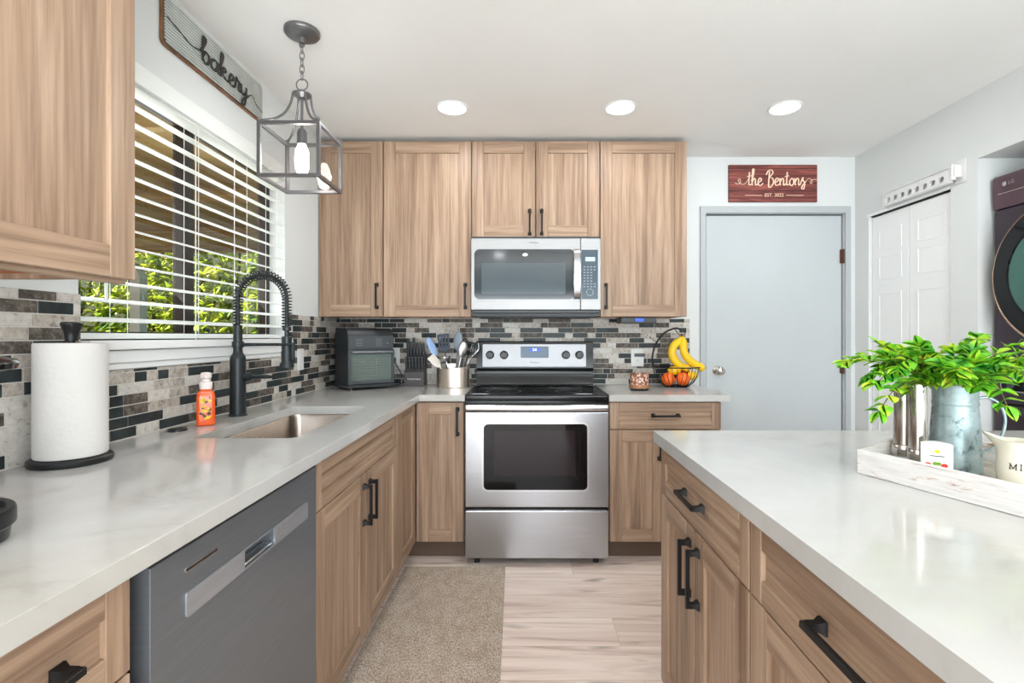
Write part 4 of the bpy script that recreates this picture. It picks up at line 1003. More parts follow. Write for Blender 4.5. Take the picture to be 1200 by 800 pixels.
# ---------------------------------------------------------------- wall outlets and switch
def outlet(loc, rot, label, double=True, wdt=.072, rocker=False):
    t = thing('wall_outlet' if not rocker else 'wall_switch', label, 'outlet' if not rocker else 'switch', loc, rot)
    mb = MB(); mb.box(-wdt/2, wdt/2, -.006, -.0002, -.058, .058, 0, .003, 2); mb.build('cover_plate', 'white_plastic', t, 40)
    if rocker:
        mb = MB(); mb.box(-.016, .016, -.0085, -.0062, -.033, .033, 0, .001); mb.build('rocker', 'white_plastic', t)
    else:
        for s_ in (-1, 1):
            mb = MB(); mb.prism(rounded(-.016, .016, s_*.02-.014, s_*.02+.014, .008), -.0078, -.0062, 0, 'xz')
            for q in (-.006, .006): mb.box(q-.001, q+.001, -.0082, -.0078, s_*.02-.002, s_*.02+.007, 1)
            mb.cyl((0, -.0082, s_*.02-.008), (0, -.0078, s_*.02-.008), .0022, n=8, m=1)
            mb.build('receptacle', ['white_plastic', 'charcoal'], t, 30)
    return t
yw = YB-.009
outlet((-.866, yw, 1.098), 0, 'white wall outlet between the air fryer oven and the knife block')
outlet((.737, yw, 1.09), 0, 'white wall outlet above the amber candle holder', wdt=.084)
outlet((1.01, yw, 1.085), 0, 'wide white wall plate partly hidden behind the bananas', wdt=.115, rocker=True)
outlet((XL+.009, 2.735, 1.105), PI/2, 'white wall switch on the left backsplash beside the faucet head', rocker=True)
mb = MB(); mb.box(.715, .78, yw-.034, yw-.0085, 1.098, 1.118, 0, .003, 2); tag(mb.build('plug_adapter', 'charcoal'), 'dark plug adapter in the outlet above the candle holder', 'plug')
t = thing('power_cord', 'black power cord looping behind the knife block to the outlet', 'cord', (-.866, yw-.0085, 1.078))
mb = MB(); mb.box(-.014, .014, -.03, -.0002, -.012, .014, 0, .004, 2); mb.build('plug', 'black_plastic', t, 40)
mb = MB(); mb.tube(spline([(0, -.028, -.002), (.02, -.05, -.02), (.06, -.05, -.09), (.085, -.045, -.13), (.06, -.06, -.155), (.0, -.07, -.158), (-.03, -.07, -.159)], 8), .0032, 8); mb.build('cable', 'black_plastic', t, 60)

# ---------------------------------------------------------------- knife block with knives
KX, KY = -.71, 3.20
t = thing('knife_block', 'dark grey knife block beside the utensil crock', 'knife block', (KX, KY, ZCT))
mb = MB(); mb.prism([(-.0, .0005), (.105, .0005), (.105, .2), (.075, .215), (.032, .115), (-.0, .088)], -.062, .062, 0, 'yz', bev=.003); mb.build('block', 'block', t, 30)
text_part('brand_lettering', 'Farberware', .018, 'white_plastic', t, face_mtx(0, -.0006, .045, '-y'))
def knife(x, y, z, L, wd, label, group, lean):
    k = thing('steak_knife' if L < .1 else 'kitchen_knife', label, 'knife', (KX+x, KY+y, ZCT+z), 0, group); k.rotation_euler = (lean, 0, 0)
    mb = MB(); mb.box(-wd/2, wd/2, -.007, .007, .002, L, 0, .003, 2); mb.build('handle', 'knife', k, 40)
    mb = MB(); mb.box(-wd/2-.0006, wd/2+.0006, -.0075, .0075, L-.006, L-.002, 0, .001); mb.cyl((0, -.0078, L*.35), (0, .0078, L*.35), .0022, n=8); mb.cyl((0, -.0078, L*.7), (0, .0078, L*.7), .0022, n=8); mb.build('rivets', 'steel_bright', k)
ords = ['leftmost', 'second from left', 'third from left', 'fourth from left', 'fifth from left', 'rightmost']
for k in range(6): knife(-.05+.02*k, .012, .1035, .085, .0135, 'small black steak knife in the lower row of the block, '+ords[k], 'steak knives in the block', .12)
for k, (dz, L) in enumerate([(0, .125), (0, .105), (0, .13), (0, .1), (0, .098), (0, .095)]): knife(-.05+.02*k, .056, .18, L, .0155, 'larger black handled knife in the upper row of the block, '+ords[k], 'kitchen knives in the block', .12)

# ---------------------------------------------------------------- utensil crock and utensils
UX, UYc = -.452, 3.13
t = thing('utensil_crock', 'oval stainless steel utensil crock beside the range', 'utensil holder', (UX, UYc, ZCT))
mb = MB(); rings = []
for rx, z in ((.098, .0005), (.101, .004), (.101, .13), (.1025, .132), (.0975, .132), (.0975, .008), (.001, .008)):
    ring = []
    for k in range(48):
        a = 2*PI*k/48; dip = .012*math.sin(a) if z > .1 else 0     # rim sweeps lower at the front
        ring.append(mb.bm.verts.new((rx*math.cos(a), rx*.62*math.sin(a), z+dip+(.008*math.cos(a) if z > .1 else 0))))
    rings.append(ring)
for A, B in zip(rings, rings[1:]):
    for k in range(48): mb.bm.faces.new((A[k], A[(k+1) % 48], B[(k+1) % 48], B[k]))
mb.bm.faces.new(rings[0][::-1]); mb.bm.faces.new(rings[-1]); mb.build('crock', 'crock_steel', t, 40)
def utensil(name, label, x, lean, handle_len, hmat, build_head, yoff=0., twist=0., r=.0045, tip=0.):
    k = thing(name, label, 'utensil', (UX+x, UYc+yoff, ZCT+.018)); k.rotation_euler = (tip, lean, 0)
    mb = MB(); mb.tube([(0, 0, 0), (0, 0, handle_len*.5), (0, 0, handle_len)], [r, r, r*.85], 10); mb.build('handle', hmat, k, 60)
    mb = MB(); mt = build_head(mb, handle_len)
    o = mb.build('head', mt, k, 50); o.rotation_euler = (0, 0, twist); return k
def spoon_head(mat, a=.03, L=.085, depth=.4):
    def f(mb, h):
        mb.blob((0, 0, h+L*.45), 1., 0, 20, (a, a*depth, L*.55)); return mat
    return f
def turner_head(mat, w=.038, L=.1, slots=0):
    def f(mb, h):
        hl = []
        for k in range(slots):
            c = (k-(slots-1)/2)*w*1.6/max(1, slots); hl.append([(c-.004, h+L*.3), (c+.004, h+L*.3), (c+.004, h+L*.85), (c-.004, h+L*.85)])
        mb.prism([(-.008, h-.004), (.008, h-.004), (w*.9, h+.02), (w, h+L-.004), (w-.006, h+L), (-w+.006, h+L), (-w, h+L-.004), (-w*.9, h+.02)], -.002, .002, 0, 'xz', hl); return mat
    return f
def ladle_head(mat, a=.042):
    def f(mb, h):
        n = 24
        mb.lathe([(a, .0), (a*.97, -a*.4), (a*.7, -a*.75), (0, -a*.9), (0, -a*.86), (a*.66, -a*.7), (a*.93, -a*.38), (a*.96, 0)], (0, -a*.75, h+.012), n); 
        mb.tube([(0, 0, h-.01), (0, -.004, h+.008), (0, -.012, h+.012)], .005, 8); return mat
    return f
def whisk_head(mat):
    def f(mb, h):
        for k in range(5):
            a = PI*k/5; c, s_ = math.cos(a), math.sin(a)
            mb.tube(spline([(0, 0, h), (c*.022, s_*.022, h+.05), (c*.026, s_*.026, h+.08), (0, 0, h+.115), (-c*.026, -s_*.026, h+.08), (-c*.022, -s_*.022, h+.05), (0, 0, h)], 6), .0011, 6)
        return mat
    return f
utensil('spatula', 'pale blue silicone spatula on teal handle leaning left in the crock', -.03, -.42, .2, 'teal', spoon_head('blue', .024, .12, .3), .02, .5)
utensil('slotted_turner', 'slate blue slotted turner standing upright at the back of the crock', -.03, -.12, .205, 'navy', turner_head('navy', .038, .11, 3), .032)
utensil('slotted_spoon', 'grey plastic slotted spoon, tallest in the crock', .012, .06, .22, 'greyblue', spoon_head('greyblue', .03, .11, .3), .03)
utensil('ladle', 'silver metal ladle hanging over the crock front left', .0, -.26, .165, 'steel_bright', ladle_head('steel_bright', .036), -.02)
utensil('turner', 'off white nylon turner leaning far left in the crock', .02, -.72, .15, 'white_soft', turner_head('white_soft', .026, .085, 0), -.028, .4)
utensil('serving_spoon', 'large silver serving spoon leaning right in the crock', .015, .22, .175, 'steel_bright', spoon_head('steel_bright', .03, .1, .4), -.018, .3, r=.006)
utensil('slotted_turner', 'black slotted turner at the right side of the crock', .04, .28, .19, 'black_plastic', turner_head('black_plastic', .036, .085, 4), .012, -.3)
utensil('serving_spoon', 'black serving spoon between the silver spoon and black turner', .04, .1, .2, 'black_plastic', spoon_head('black_plastic', .028, .09, .35), .034)
utensil('whisk', 'small wire whisk behind the black slotted turner', .03, .42, .175, 'steel_bright', whisk_head('steel_bright'), .03)
utensil('spoon', 'dark spoon lowest at the left rim of the crock', -.015, -.52, .135, 'dark_plastic', spoon_head('dark_plastic', .024, .07, .4), .0)

# ---------------------------------------------------------------- candle holder
t = thing('candle_holder', 'amber mosaic glass candle holder on the right counter', 'candle holder', (.668, 2.955, ZCT))
mb = MB(); mb.lathe([(.05, .012), (.054, .02), (.055, .098), (.052, .1), (.05, .098), (.049, .02), (0, .018)], n=40); mb.build('glass_cup', 'amber', t, 40)
mb = MB(); mb.lathe([(.048, .0005), (.052, .002), (.053, .0115), (0, .0117)], n=40); mb.build('base', 'black_plastic', t, 40)
mb = MB(); mb.lathe([(.0555, .016), (.0565, .018), (.0565, .034), (.0555, .036), (.0548, .034), (.0548, .018)], n=40, close=True); mb.build('amber_band', 'amber_base', t, 40)

# ---------------------------------------------------------------- fruit basket, bananas, fruit
BX, BY = .945, 3.165
t = thing('fruit_basket', 'black wire fruit basket with a banana hook on the right counter', 'basket', (BX, BY, ZCT))
mb = MB(); r_ = .0026
rb, rt, hb = .07, .142, .125
prof = [(rb, .004), (.105, .028), (.13, .07), (rt, hb)]
def circ(rad, z, n=40): return [(rad*math.cos(2*PI*k/n), rad*math.sin(2*PI*k/n), z) for k in range(n)]
mb.tube(circ(rt, hb), .0038, 8, closed=True); mb.build('rim', 'black', t, 60)
mb = MB(); mb.tube(circ(rb, .0045), .004, 8, closed=True); mb.build('base_ring', 'black', t, 60)
mb = MB()
for k in range(28):
    a = 2*PI*k/28; mb.tube([(p*math.cos(a), p*math.sin(a), z) for p, z in prof], .0017, 6)
for k in range(-3, 4): mb.tube([(math.sqrt(max(0, rb*rb-(k*.02)**2))*s_, k*.02, .0045) for s_ in (-1, 1)], .0013, 6)
mb.build('wires', 'black', t, 60)
mb = MB(); mb.tube(spline([(-rt, 0, hb), (-.148, 0, .19), (-.128, 0, .265), (-.075, 0, .335), (-.01, 0, .366), (.03, 0, .36)], 8), .006, 8)
mb.tube(spline([(-.01, 0, .366), (.012, 0, .335), (.035, 0, .318), (.055, 0, .33), (.058, 0, .355)], 7), .003, 8)
mb.tube(spline([(-.12, 0, .28), (-.15, 0, .3), (-.165, 0, .315), (-.16, 0, .3)], 6), .0018, 6); mb.build('banana_hook', 'black', t, 60)
t = thing('banana_bunch', 'two yellow bananas hanging from the basket hook', 'bananas', (BX+.03, BY-.006, ZCT+.312))
for k, pts in enumerate(([(0, -.006, .005), (-.012, -.012, -.02), (-.055, -.02, -.06), (-.06, -.02, -.12), (-.015, -.016, -.175), (.035, -.012, -.195), (.05, -.012, -.198)],
                         [(.006, -.006, .005), (.012, -.012, -.02), (.005, -.03, -.07), (.02, -.034, -.12), (.07, -.03, -.165), (.12, -.024, -.19), (.142, -.022, -.193)])):
    sp = spline(pts, 6); n = len(sp); rs = []
    for i in range(n):
        u = i/(n-1); rs.append(.006+.0185*min(1, max(0, (u-.06)/.16))*min(1, max(.12, (1.0-u)/.14)))
    mb = MB(); mb.tube(sp, rs, 8, 0)
    mb.tube([sp[-1], sp[-1]+(sp[-1]-sp[-2]).normalized()*.008], [.005, .0035], 8, 1)
    mb.build('banana', ['banana', 'banana_tip'], t, 50)
mb = MB(); mb.tube([(.003, -.006, .002), (.003, -.005, .022)], [.009, .007], 10); mb.build('stem', 'banana_tip', t, 60)
def fruit(name, label, cat, c, r, mat, sc=(1, 1, 1), rot=None, stem=True):
    t = thing(name, label, cat, (BX+c[0], BY+c[1], ZCT+c[2]-r*sc[2]))
    mb = MB(); mb.blob((0, 0, r*sc[2]), r, 0, 24, sc, rot)
    for v in mb.bm.verts:
        d = (v.co.xy).length/r
        if name == 'apple' and d < .5: v.co.z += (-1 if v.co.z > r else .5)*(.5-d)*r*.35
    mb.build('flesh', mat, t, 60)
    if stem: mb = MB(); mb.tube([(0, 0, 2*r*sc[2]-.006), (.002, 0, 2*r*sc[2]+.006)], [.0022, .0028], 8); mb.build('stem', 'banana_tip', t)
fruit('orange', 'orange at the left of the wire basket', 'fruit', (-.058, -.03, .05), .041, 'orange')
fruit('orange', 'orange at the front right of the wire basket, below the bananas', 'fruit', (.03, -.045, .051), .041, 'orange')
fruit('lemon', 'yellow lemon on top between the two oranges', 'fruit', (-.015, -.015, .103), .034, 'lemon', (1.25, .95, .85), None, False)
fruit('apple', 'red apple at the right back of the wire basket', 'fruit', (.062, .04, .078), .038, 'apple')
fruit('lemon', 'yellow lemon lying right, in front of the red apple', 'fruit', (.093, -.026, .072), .03, 'lemon', (1.2, .95, .9), None, False)

# under cabinet radio
t = thing('under_cabinet_radio', 'slim black radio with blue display under the right wall cabinet', 'radio', (.682, 3.03, 1.3465))
mb = MB(); mb.box(-.106, .106, 0, .16, -.036, -.0005, 0, .004, 2); mb.build('body', 'dark_plastic', t, 40)
mb = MB(); mb.box(-.022, .03, -.002, .001, -.027, -.008, 0, .001); mb.build('display', 'lcd', t)
for k in range(8):
    mb = MB(); bx_ = -.09+.016*k if k < 4 else .045+.016*(k-4); mb.cyl((bx_, -.003, -.018), (bx_, .001, -.018), .0045, n=12); mb.build('button', 'charcoal', t)

# ---------------------------------------------------------------- drying rack on the right wall
t = thing('drying_rack', 'white wall mounted clothes hanger rack with holes over the closet door', 'drying rack', (XR, 2.52, 2.055))
mb = MB(); mb.box(-.006, -.0005, -.035, .03, -.06, .06, 0, .004, 2)
for s_ in (-1, 1):
    for q in (-.022, .018): mb.cyl((-.0075, q, s_*.045), (-.006, q, s_*.045), .004, n=8)
mb.build('wall_plate', 'white_plastic', t, 40)
mb = MB(); mb.box(-.04, -.006, -.012, .012, -.03, .03, 0, .003); mb.cyl((-.032, .01, -.04), (-.032, .01, .036), .012, n=16); mb.build('hinge', 'white_plastic', t, 40)
mb = MB(); hs = []
for k in range(8):
    c = .078+.054*k; hs.append(rounded(c-.019, c+.019, -.034, -.004, .013, 4))
mb.prism([(.022, -.045), (.5, -.045), (.5, .022), (.022, .022)], -.038, -.026, 0, 'yz', hs)
mb.box(-.05, -.014, .022, .5, .0225, .028, 0, .002); mb.box(-.044, -.02, .022, .5, -.05, -.0455, 0, .002); mb.build('arm', 'white_plastic', t, 30)

# ---------------------------------------------------------------- laundry tower
t = thing('laundry_tower', 'dark plum stacked washer dryer tower in the alcove', 'washer dryer', (2.235, 2.405, 0), -PI/2)
w = .7
mb = MB(); mb.box(0, w, .02, .76, .02, 1.98, 0, .006, 2)
for a in (.08, w-.08):
    for q in (.1, .66): mb.cyl((a, q, .0005), (a, q, .02), .025, n=14)
mb.build('cabinet', 'plum', t, 30)
mb = MB(); mb.prism([(.0, 1.83), (-.004, 1.97), (.004, 1.985), (.02, 1.985), (.0195, 1.83)], .0, w, 0, 'yz', bev=.002)
cs = mb.build('console', 'plum_top', t, 30)
mb = MB(); mb.box(.025, w-.02, -.0035, -.0005, 1.898, 1.9, 0); mb.build('trim_line', 'chrome', cs)
mb = MB(); mb.lathe([(.011, -.0052), (.011, -.0062), (0, -.0066)], (.06, 0, 1.94), 20, 0, 'y'); mb.build('logo', 'silver', cs)
text_part('brand_lettering', 'LG', .024, 'silver', cs, face_mtx(.094, -.0056, 1.94, '-y'))
mb = MB(); mb.box(.0, w, .004, .0195, 1.12, 1.825, 0, .003); dp_ = mb.build('dryer_front', 'plum', t, 30)
def round_door(zc, rad, par):
    c = (w/2, 0, zc)
    mb = MB(); mb.lathe([(rad, .0038), (rad, -.03), (rad-.012, -.044), (rad-.085, -.05), (rad-.09, -.046), (0, -.046)], c, 72, 0, 'y'); d = mb.build('round_door', 'black_glass', par, 30)
    mb = MB(); mb.lathe([(rad+.0035, -.028), (rad+.0035, -.034), (rad-.0115, -.0455), (rad-.0135, -.0447), (rad+.0005, -.0305)], c, 72, 0, 'y', close=True); mb.build('door_rim', 'gold', d, 50)
    mb = MB(); mb.lathe([(rad-.09, -.0465), (rad-.1, -.054), (rad-.18, -.062), (0, -.066)], c, 72, 0, 'y'); mb.build('door_bowl', 'green_glass', d, 60)
round_door(1.5, .318, dp_)
mb = MB(); mb.box(.0, w, -.004, .0195, .92, 1.115, 0, .003, 2); cpn = mb.build('centre_panel', 'plum', t, 30)
mb = MB(); mb.prism(rounded(.04, w-.04, .975, 1.035, .028), -.007, -.0042, 0, 'xz', [rounded(.046, w-.046, .981, 1.029, .023)]); mb.build('panel_outline', 'chrome', cpn, 30)
mb = MB(); mb.prism(rounded(.0465, w-.0465, .9815, 1.0285, .023), -.006, -.0042, 0, 'xz'); mb.build('touch_display', 'black_glass', cpn, 30)
mb = MB(); mb.lathe([(.017, -.0062), (.015, -.012), (0, -.013)], (.09, 0, 1.005), 24, 0, 'y'); mb.build('dial', 'charcoal', cpn, 40)
mb = MB(); mb.box(.0, w, .004, .0195, .06, .915, 0, .003); wpn = mb.build('washer_front', 'plum', t, 30)
round_door(.5, .3, wpn)

# ---------------------------------------------------------------- island tray and what stands in it
TA = math.atan2(-.945, .326); TW, TL = .38, .56; ZTR = ZCT+.0005
t = thing('serving_tray', 'distressed white wooden tray on the island counter', 'tray', (.766, 1.165, ZTR), TA)
def tray_xy(u, v):                                     # tray coordinates to the room
    return (.766+.326*u+.945*v, 1.165-.945*u+.326*v)
tk = .012
mb = MB(); mb.box(tk, TL-tk, tk, TW-tk, 0.002, .0115); mb.build('floor_board', 'tray_floor', t)
for v0 in (0, TW-tk):
    mb = MB(); mb.box(0, TL, v0, v0+tk, 0, .055, 0, .0015); mb.build('side_rail', 'tray', t, 30)
for u0 in (0, TL-tk):
    mb = MB(); e = tk+.0005
    prof = [(e, 0), (TW-e, 0), (TW-e, .055), (TW-.05, .058), (TW-.09, .072), (TW/2, .076), (.09, .072), (.05, .058), (e, .055)]
    mb.prism(prof, u0+.0002, u0+tk, 0, 'yz', [rounded(TW/2-.045, TW/2+.045, .04, .062, .01, 4)]); mb.build('end_rail', 'tray', t, 30)
zt = ZTR+.012
def mill(u, v, label, s_=1.):
    x, y = tray_xy(u, v); t = thing('pepper_mill', label, 'spice mill', (x, y, zt))
    mb = MB(); mb.lathe([(.0, .0005), (.021*s_, .0005), (.022*s_, .004), (.021*s_, .03), (.0, .0302)], n=28); mb.build('clear_base', 'lantern_glass', t, 40)
    mb = MB(); mb.lathe([(.0, .0305), (.0225*s_, .031), (.025*s_, .037), (.025*s_, .05), (.0225*s_, .056), (.0, .0565)], n=32); mb.build('collar', 'chrome', t, 50)
    mb = MB(); mb.lathe([(0, .057), (.0215*s_, .057), (.0205*s_, .11), (.0195*s_, .19), (.017*s_, .198), (0, .2)], n=32); mb.build('body', 'chrome', t, 40)
mill(.040, .098, 'taller polished steel mill at the left end of the tray')
mill(.086, .074, 'polished steel mill right of the first, next to the white packet', .82)
x, y = tray_xy(.139, .047)
t = thing('tea_packet', 'small white packet with red and green dots in front of the metal vase', 'packet', (x, y, zt+.0003), math.radians(-32))
o_ = [(-.026, 0), (.026, 0), (.026, .08)]+[(.026-.052*k/8, .08+.004*math.sin(PI*k/8)) for k in range(1, 8)]+[(-.026, .08)]
mb = MB(); mb.prism(o_, -.009, .009, 0, 'xz', bev=.0012); pk_ = mb.build('packet', 'white_plastic', t, 30)
mb = MB()
for x_, z_, r_, m_ in ((-.015, .037, .0055, 0), (-.003, .04, .0045, 1), (.003, .04, .0042, 1), (.012, .037, .0055, 0), (-.009, .03, .004, 1), (0, .065, .005, 2)):
    mb.prism([(x_+r_*math.cos(2*PI*q/14), z_+r_*.8*math.sin(2*PI*q/14)) for q in range(14)], -.0098, -.0091, m_, 'xz')
mb.box(-.012, .012, -.0096, -.0091, .0545, .0565, 3); mb.build('print', ['red_print', 'green_print', 'yellow', 'charcoal'], pk_)
vx, vy = .971, 1.139
t = thing('metal_vase', 'galvanised metal vase with mottled finish in the tray', 'vase', (vx, vy, zt))
mb = MB(); mb.lathe([(.047, .0005), (.0485, .004), (.0445, .1), (.041, .148), (.0425, .151), (.0425, .156), (.041, .159), (.042, .19), (.044, .196), (.0425, .198), (.04, .19), (.039, .15), (.045, .01), (0, .008)], n=44); mb.build('body', 'galv', t, 35)
mb = MB(); hd_ = Vector((.92, -.39, 0)).normalized()
mb.tube([tuple(hd_*a)[:2]+(z,) for a, z in [(q.x, q.y) for q in spline([(.042, .165, 0), (.058, .168, 0), (.078, .155, 0), (.088, .125, 0), (.084, .09, 0), (.07, .06, 0), (.0475, .045, 0)], 6)]], .003, 10, sx=1); mb.build('handle', 'galv', t, 60)
# greenery
t = thing('greenery', 'bright green leafy faux boxwood stems in the metal vase', 'plant', (vx, vy, zt+.15))
mst = MB(); mlf = MB(); rnd = random.Random(21)
def leaf(mb, p, d, L, wd, tw):
    d = d.normalized(); s_ = d.cross(Vector((0, 0, 1)))
    s_ = s_.normalized() if s_.length > .05 else Vector((1, 0, 0)); n = s_.cross(d)
    s2 = (s_*math.cos(tw)+n*math.sin(tw)); n2 = s2.cross(d)
    prof = [(0, .0), (.18, .55), (.42, 1.), (.68, .85), (.88, .45), (1., 0)]
    lf, md, rt = [], [], []
    for u, k in prof:
        c = p+d*L*u-n2*(.18*L*u*u); md.append(mb.bm.verts.new(c))
        if k: lf.append(mb.bm.verts.new(c+s2*wd*k+n2*wd*.3*k)); rt.append(mb.bm.verts.new(c-s2*wd*k+n2*wd*.3*k))
        else: lf.append(md[-1]); rt.append(md[-1])
    for i in range(len(prof)-1):
        for A in (lf, rt):
            q = [md[i], md[i+1], A[i+1], A[i]]; u_ = []
            for v in q:
                if v not in u_: u_.append(v)
            if len(u_) >= 3: mb.bm.faces.new(u_)
stems = []
for k in range(26):
    a = 2*PI*k/26+rnd.uniform(-.15, .15); out = rnd.uniform(.09, .18); up = rnd.uniform(.03, .085)
    if math.sin(a) < -.3: out *= .85
    stems.append((a, out, up, rnd.uniform(-.07, .03)))
for k in range(14): stems.append((rnd.uniform(0, 2*PI), rnd.uniform(.02, .1), rnd.uniform(.03, .085), rnd.uniform(-.04, .01)))
stems += [(PI*.97, .2, .085, -.02), (PI*1.06, .17, .03, -.07), (-.1, .2, .1, 0), (.05, .19, .11, .0), (PI*.55, .1, .09, 0), (PI*.2, .16, .11, .01), (PI*1.02, .13, .08, 0)]
for a, out, up, droop in stems:
    dx, dy = math.cos(a), math.sin(a)
    pts = spline([(dx*.008, dy*.008, -.12), (dx*.028, dy*.028, .03), (dx*(.03+out*.35), dy*(.03+out*.35), .03+up*.75), (dx*(.03+out*.75), dy*(.03+out*.75), .03+up+droop*.3), (dx*(.03+out), dy*(.03+out), .03+up+droop)], 6)
    mst.tube(pts, [.0018-.001*i/len(pts) for i in range(len(pts))], 6)
    for i in range(9, len(pts)):
        if i % 2 and i < len(pts)-1: continue
        tg = (pts[min(i+1, len(pts)-1)]-pts[i-1]).normalized()
        sd = tg.cross(Vector((0, 0, 1))).normalized()
        for s_ in (-1, 1):
            d = tg*.55+sd*s_*rnd.uniform(.5, 1.)+Vector((0, 0, rnd.uniform(-.3, .6)))
            leaf(mlf, pts[i], d, rnd.uniform(.026, .036), rnd.uniform(.0105, .015), rnd.uniform(-.7, .7))
    leaf(mlf, pts[-1], (pts[-1]-pts[-2])+Vector((0, 0, .002)), .034, .01, rnd.uniform(-.5, .5))
mst.build('stems', 'stem', t, 60); lo = mlf.build('foliage', 'leaf', t, 70, norm=False)
# milk pitcher
px_, py_ = .978, .99
t = thing('milk_pitcher', 'cream ceramic pitcher lettered MILK at the right edge', 'pitcher', (px_, py_, zt), math.radians(135)); t.scale = (.9, .9, .9)
mb = MB(); rings = []; n = 48
for r_, z, sp in ((.034, .0005, 0), (.038, .003, 0), (.043, .02, 0), (.045, .045, 0), (.042, .075, .05), (.039, .09, .3), (.041, .106, 1.), (.0415, .109, 1.05), (.038, .108, 1.), (.0365, .09, .3), (.04, .06, 0), (.04, .02, 0), (.001, .008, 0)):
    ring = []
    for k in range(n):
        a = 2*PI*k/n; w_ = math.exp(-(((a+PI) % (2*PI)-PI)/.42)**2)*sp; bk = math.exp(-(((a) % (2*PI)-PI)/.8)**2)*sp
        ring.append(mb.bm.verts.new(((r_+.026*w_)*math.cos(a), r_*math.sin(a)*(1-.0*w_), z+.014*w_+.006*bk)))
    rings.append(ring)
for A, B in zip(rings, rings[1:]):
    for k in range(n): mb.bm.faces.new((A[k], A[(k+1) % n], B[(k+1) % n], B[k]))
mb.bm.faces.new(rings[0][::-1]); mb.bm.faces.new(rings[-1]); pb = mb.build('body', 'cream', t, 60)
mb = MB(); mb.tube(spline([(-.038, 0, .098), (-.062, 0, .1), (-.076, 0, .075), (-.068, 0, .045), (-.043, 0, .03)], 7), .006, 12); mb.build('handle', 'cream', t, 60)
# lettering wraps round the side that faces the camera
mb = MB(); strokes = {'M': [[(0, 0), (0, 1)], [(0, 1), (.5, .1), (1, 1)], [(1, 1), (1, 0)], [(-.15, 0), (.15, 0)], [(.85, 0), (1.15, 0)], [(-.15, 1), (0, 1)], [(1, 1), (1.15, 1)]],
 'I': [[(.2, 0), (.2, 1)], [(0, 0), (.4, 0)], [(0, 1), (.4, 1)]], 'L': [[(.1, 0), (.1, 1)], [(-.05, 0), (.7, 0), (.72, .3)], [(-.05, 1), (.25, 1)]],
 'K': [[(.1, 0), (.1, 1)], [(.8, 1), (.12, .45)], [(.3, .6), (.85, 0)], [(-.05, 0), (.25, 0)], [(-.05, 1), (.25, 1)], [(.7, 0), (1, 0)], [(.65, 1), (.95, 1)]]}
ang0 = math.atan2(-py_, -px_)-math.radians(135)          # towards the camera, in pitcher coordinates
x_ = -2.1
for ch, adv in (('M', 1.55), ('I', .8), ('L', 1.1), ('K', 1.)):
    for s_ in strokes[ch]:
        pts = []
        for (a, b), (c, d) in zip(s_, s_[1:]):
            for q in range(5): pts.append((a+(c-a)*q/4, b+(d-b)*q/4))
        P3 = []
        for a, b in pts:
            th = ang0+.02+(x_+a)*.0105/.0455; z = .052+b*.0115; rr = .0450 if z < .055 else .0448-(z-.05)*.085
            P3.append((rr*math.cos(th), rr*math.sin(th), z))
        mb.tube(P3, .0009, 6)
    x_ += adv
mb.build('lettering', 'ink', pb, 60)

# ---------------------------------------------------------------- rug
t = MB(); t.prism([(-.648, 1.15), (-.078, 1.15), (-.108, 2.672), (-.638, 2.672)], .0005, .009, 0, 'xy', bev=.003)
tag(t.build('rug', 'rug', None, 40), 'mottled beige runner rug on the floor by the sink cabinets', 'rug')

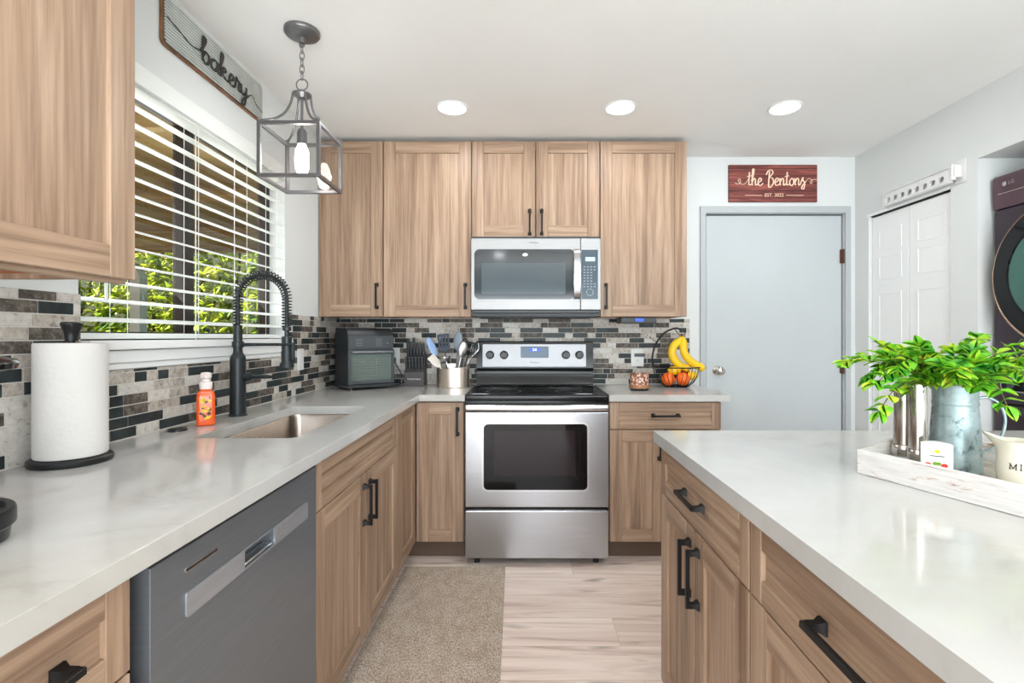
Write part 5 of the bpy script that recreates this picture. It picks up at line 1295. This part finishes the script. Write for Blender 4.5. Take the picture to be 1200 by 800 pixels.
# ---------------------------------------------------------------- outside the window
mb = MB(); mb.box(-9, XL-.14, -3, 9, -.12, -.02); struct(mb.build('yard_ground', plain('yard_soil', (150, 134, 104), .9)))
t = thing('patio_cover', 'brown wooden patio cover outside, above the hedge', 'patio cover', (-3.6, 2.2, 0))
mb = MB()
for k in range(40): mb.box(-2.9, 2.2, -2.7+.14*k, -2.7+.14*k+.136, 2.14, 2.165)
mb.build('roof_boards', 'patio', t)
for k in range(5):
    mb = MB(); mb.box(-2.9, 2.2, -2.4+1.1*k, -2.4+1.1*k+.045, 2.06, 2.139); mb.build('rafter', 'patio', t)
mb = MB(); mb.box(-2.9, 2.2, 2.82, 2.9, 2.075, 2.19); mb.build('fascia_board', 'patio', t)
for x_ in (-2.8, 2.1):
    mb = MB(); mb.box(x_-.05, x_+.05, 2.6, 2.7, -.019, 2.06); mb.build('post', 'patio', t)
t = thing('yard_post', 'grey blue post outside the window in front of the hedge', 'post', (-3.46, 4.5, -.02))
mb = MB(); mb.prism([(-.045, 0), (.045, 0), (.045, 1.78), (.0, 1.87), (-.045, 1.9)], -.045, .045, 0, 'xz', bev=.004); mb.build('shaft', 'post', t)
mb = MB(); mb.box(-.07, .07, -.07, .07, .0005, .03, 0, .004); mb.build('foot', 'post', t)
mb = MB(); mb.box(-8.5, -1.4, 7.2, 7.26, -.02, 3.2); struct(mb.build('yard_backing', plain('dark_hedge_backing', (62, 68, 40), .8)))  # added dark sheet, its colour stands in for shade between the hedge leaves
def shrub(xc, yc, wx, wy, hz, n, label, seed):
    t = thing('hedge_shrub', label, 'shrub', (xc, yc, -.019)); rnd = random.Random(seed); mb = MB(); ms = MB()
    for k in range(n):
        z = rnd.uniform(.25, hz); y = rnd.uniform(-wy, wy) if rnd.random() < .35 else -wy+abs(rnd.gauss(0, .14)); x = rnd.uniform(-wx, wx)
        d = Vector((rnd.uniform(-1, 1), rnd.uniform(-1.2, .3), rnd.uniform(-.9, .5)))
        leaf(mb, Vector((x, y, z)), d, rnd.uniform(.09, .15), rnd.uniform(.028, .042), rnd.uniform(-.8, .8))
    for k in range(9):
        x = -wx*.8+1.6*wx*k/8; ms.tube(spline([(x*.3, 0, 0), (x*.6, rnd.uniform(-.1, .1), hz*.35), (x, rnd.uniform(-.15, .15), hz*.75), (x*1.05, 0, hz*.98)], 5), .018, 6)
    mb.build('foliage', 'hedge', t, 70, norm=False); ms.build('branches', 'hedge_wood', t, 60)
shrub(-6.2, 6.35, .8, .42, 2.7, 3300, 'sunlit green hedge shrub farthest left through the window', 1)
shrub(-4.35, 6.4, .8, .42, 2.75, 3300, 'sunlit green hedge shrub behind the grey blue post', 2)
shrub(-2.5, 6.35, .8, .42, 2.7, 3000, 'sunlit green hedge shrub at the right behind the dark window frame', 3)
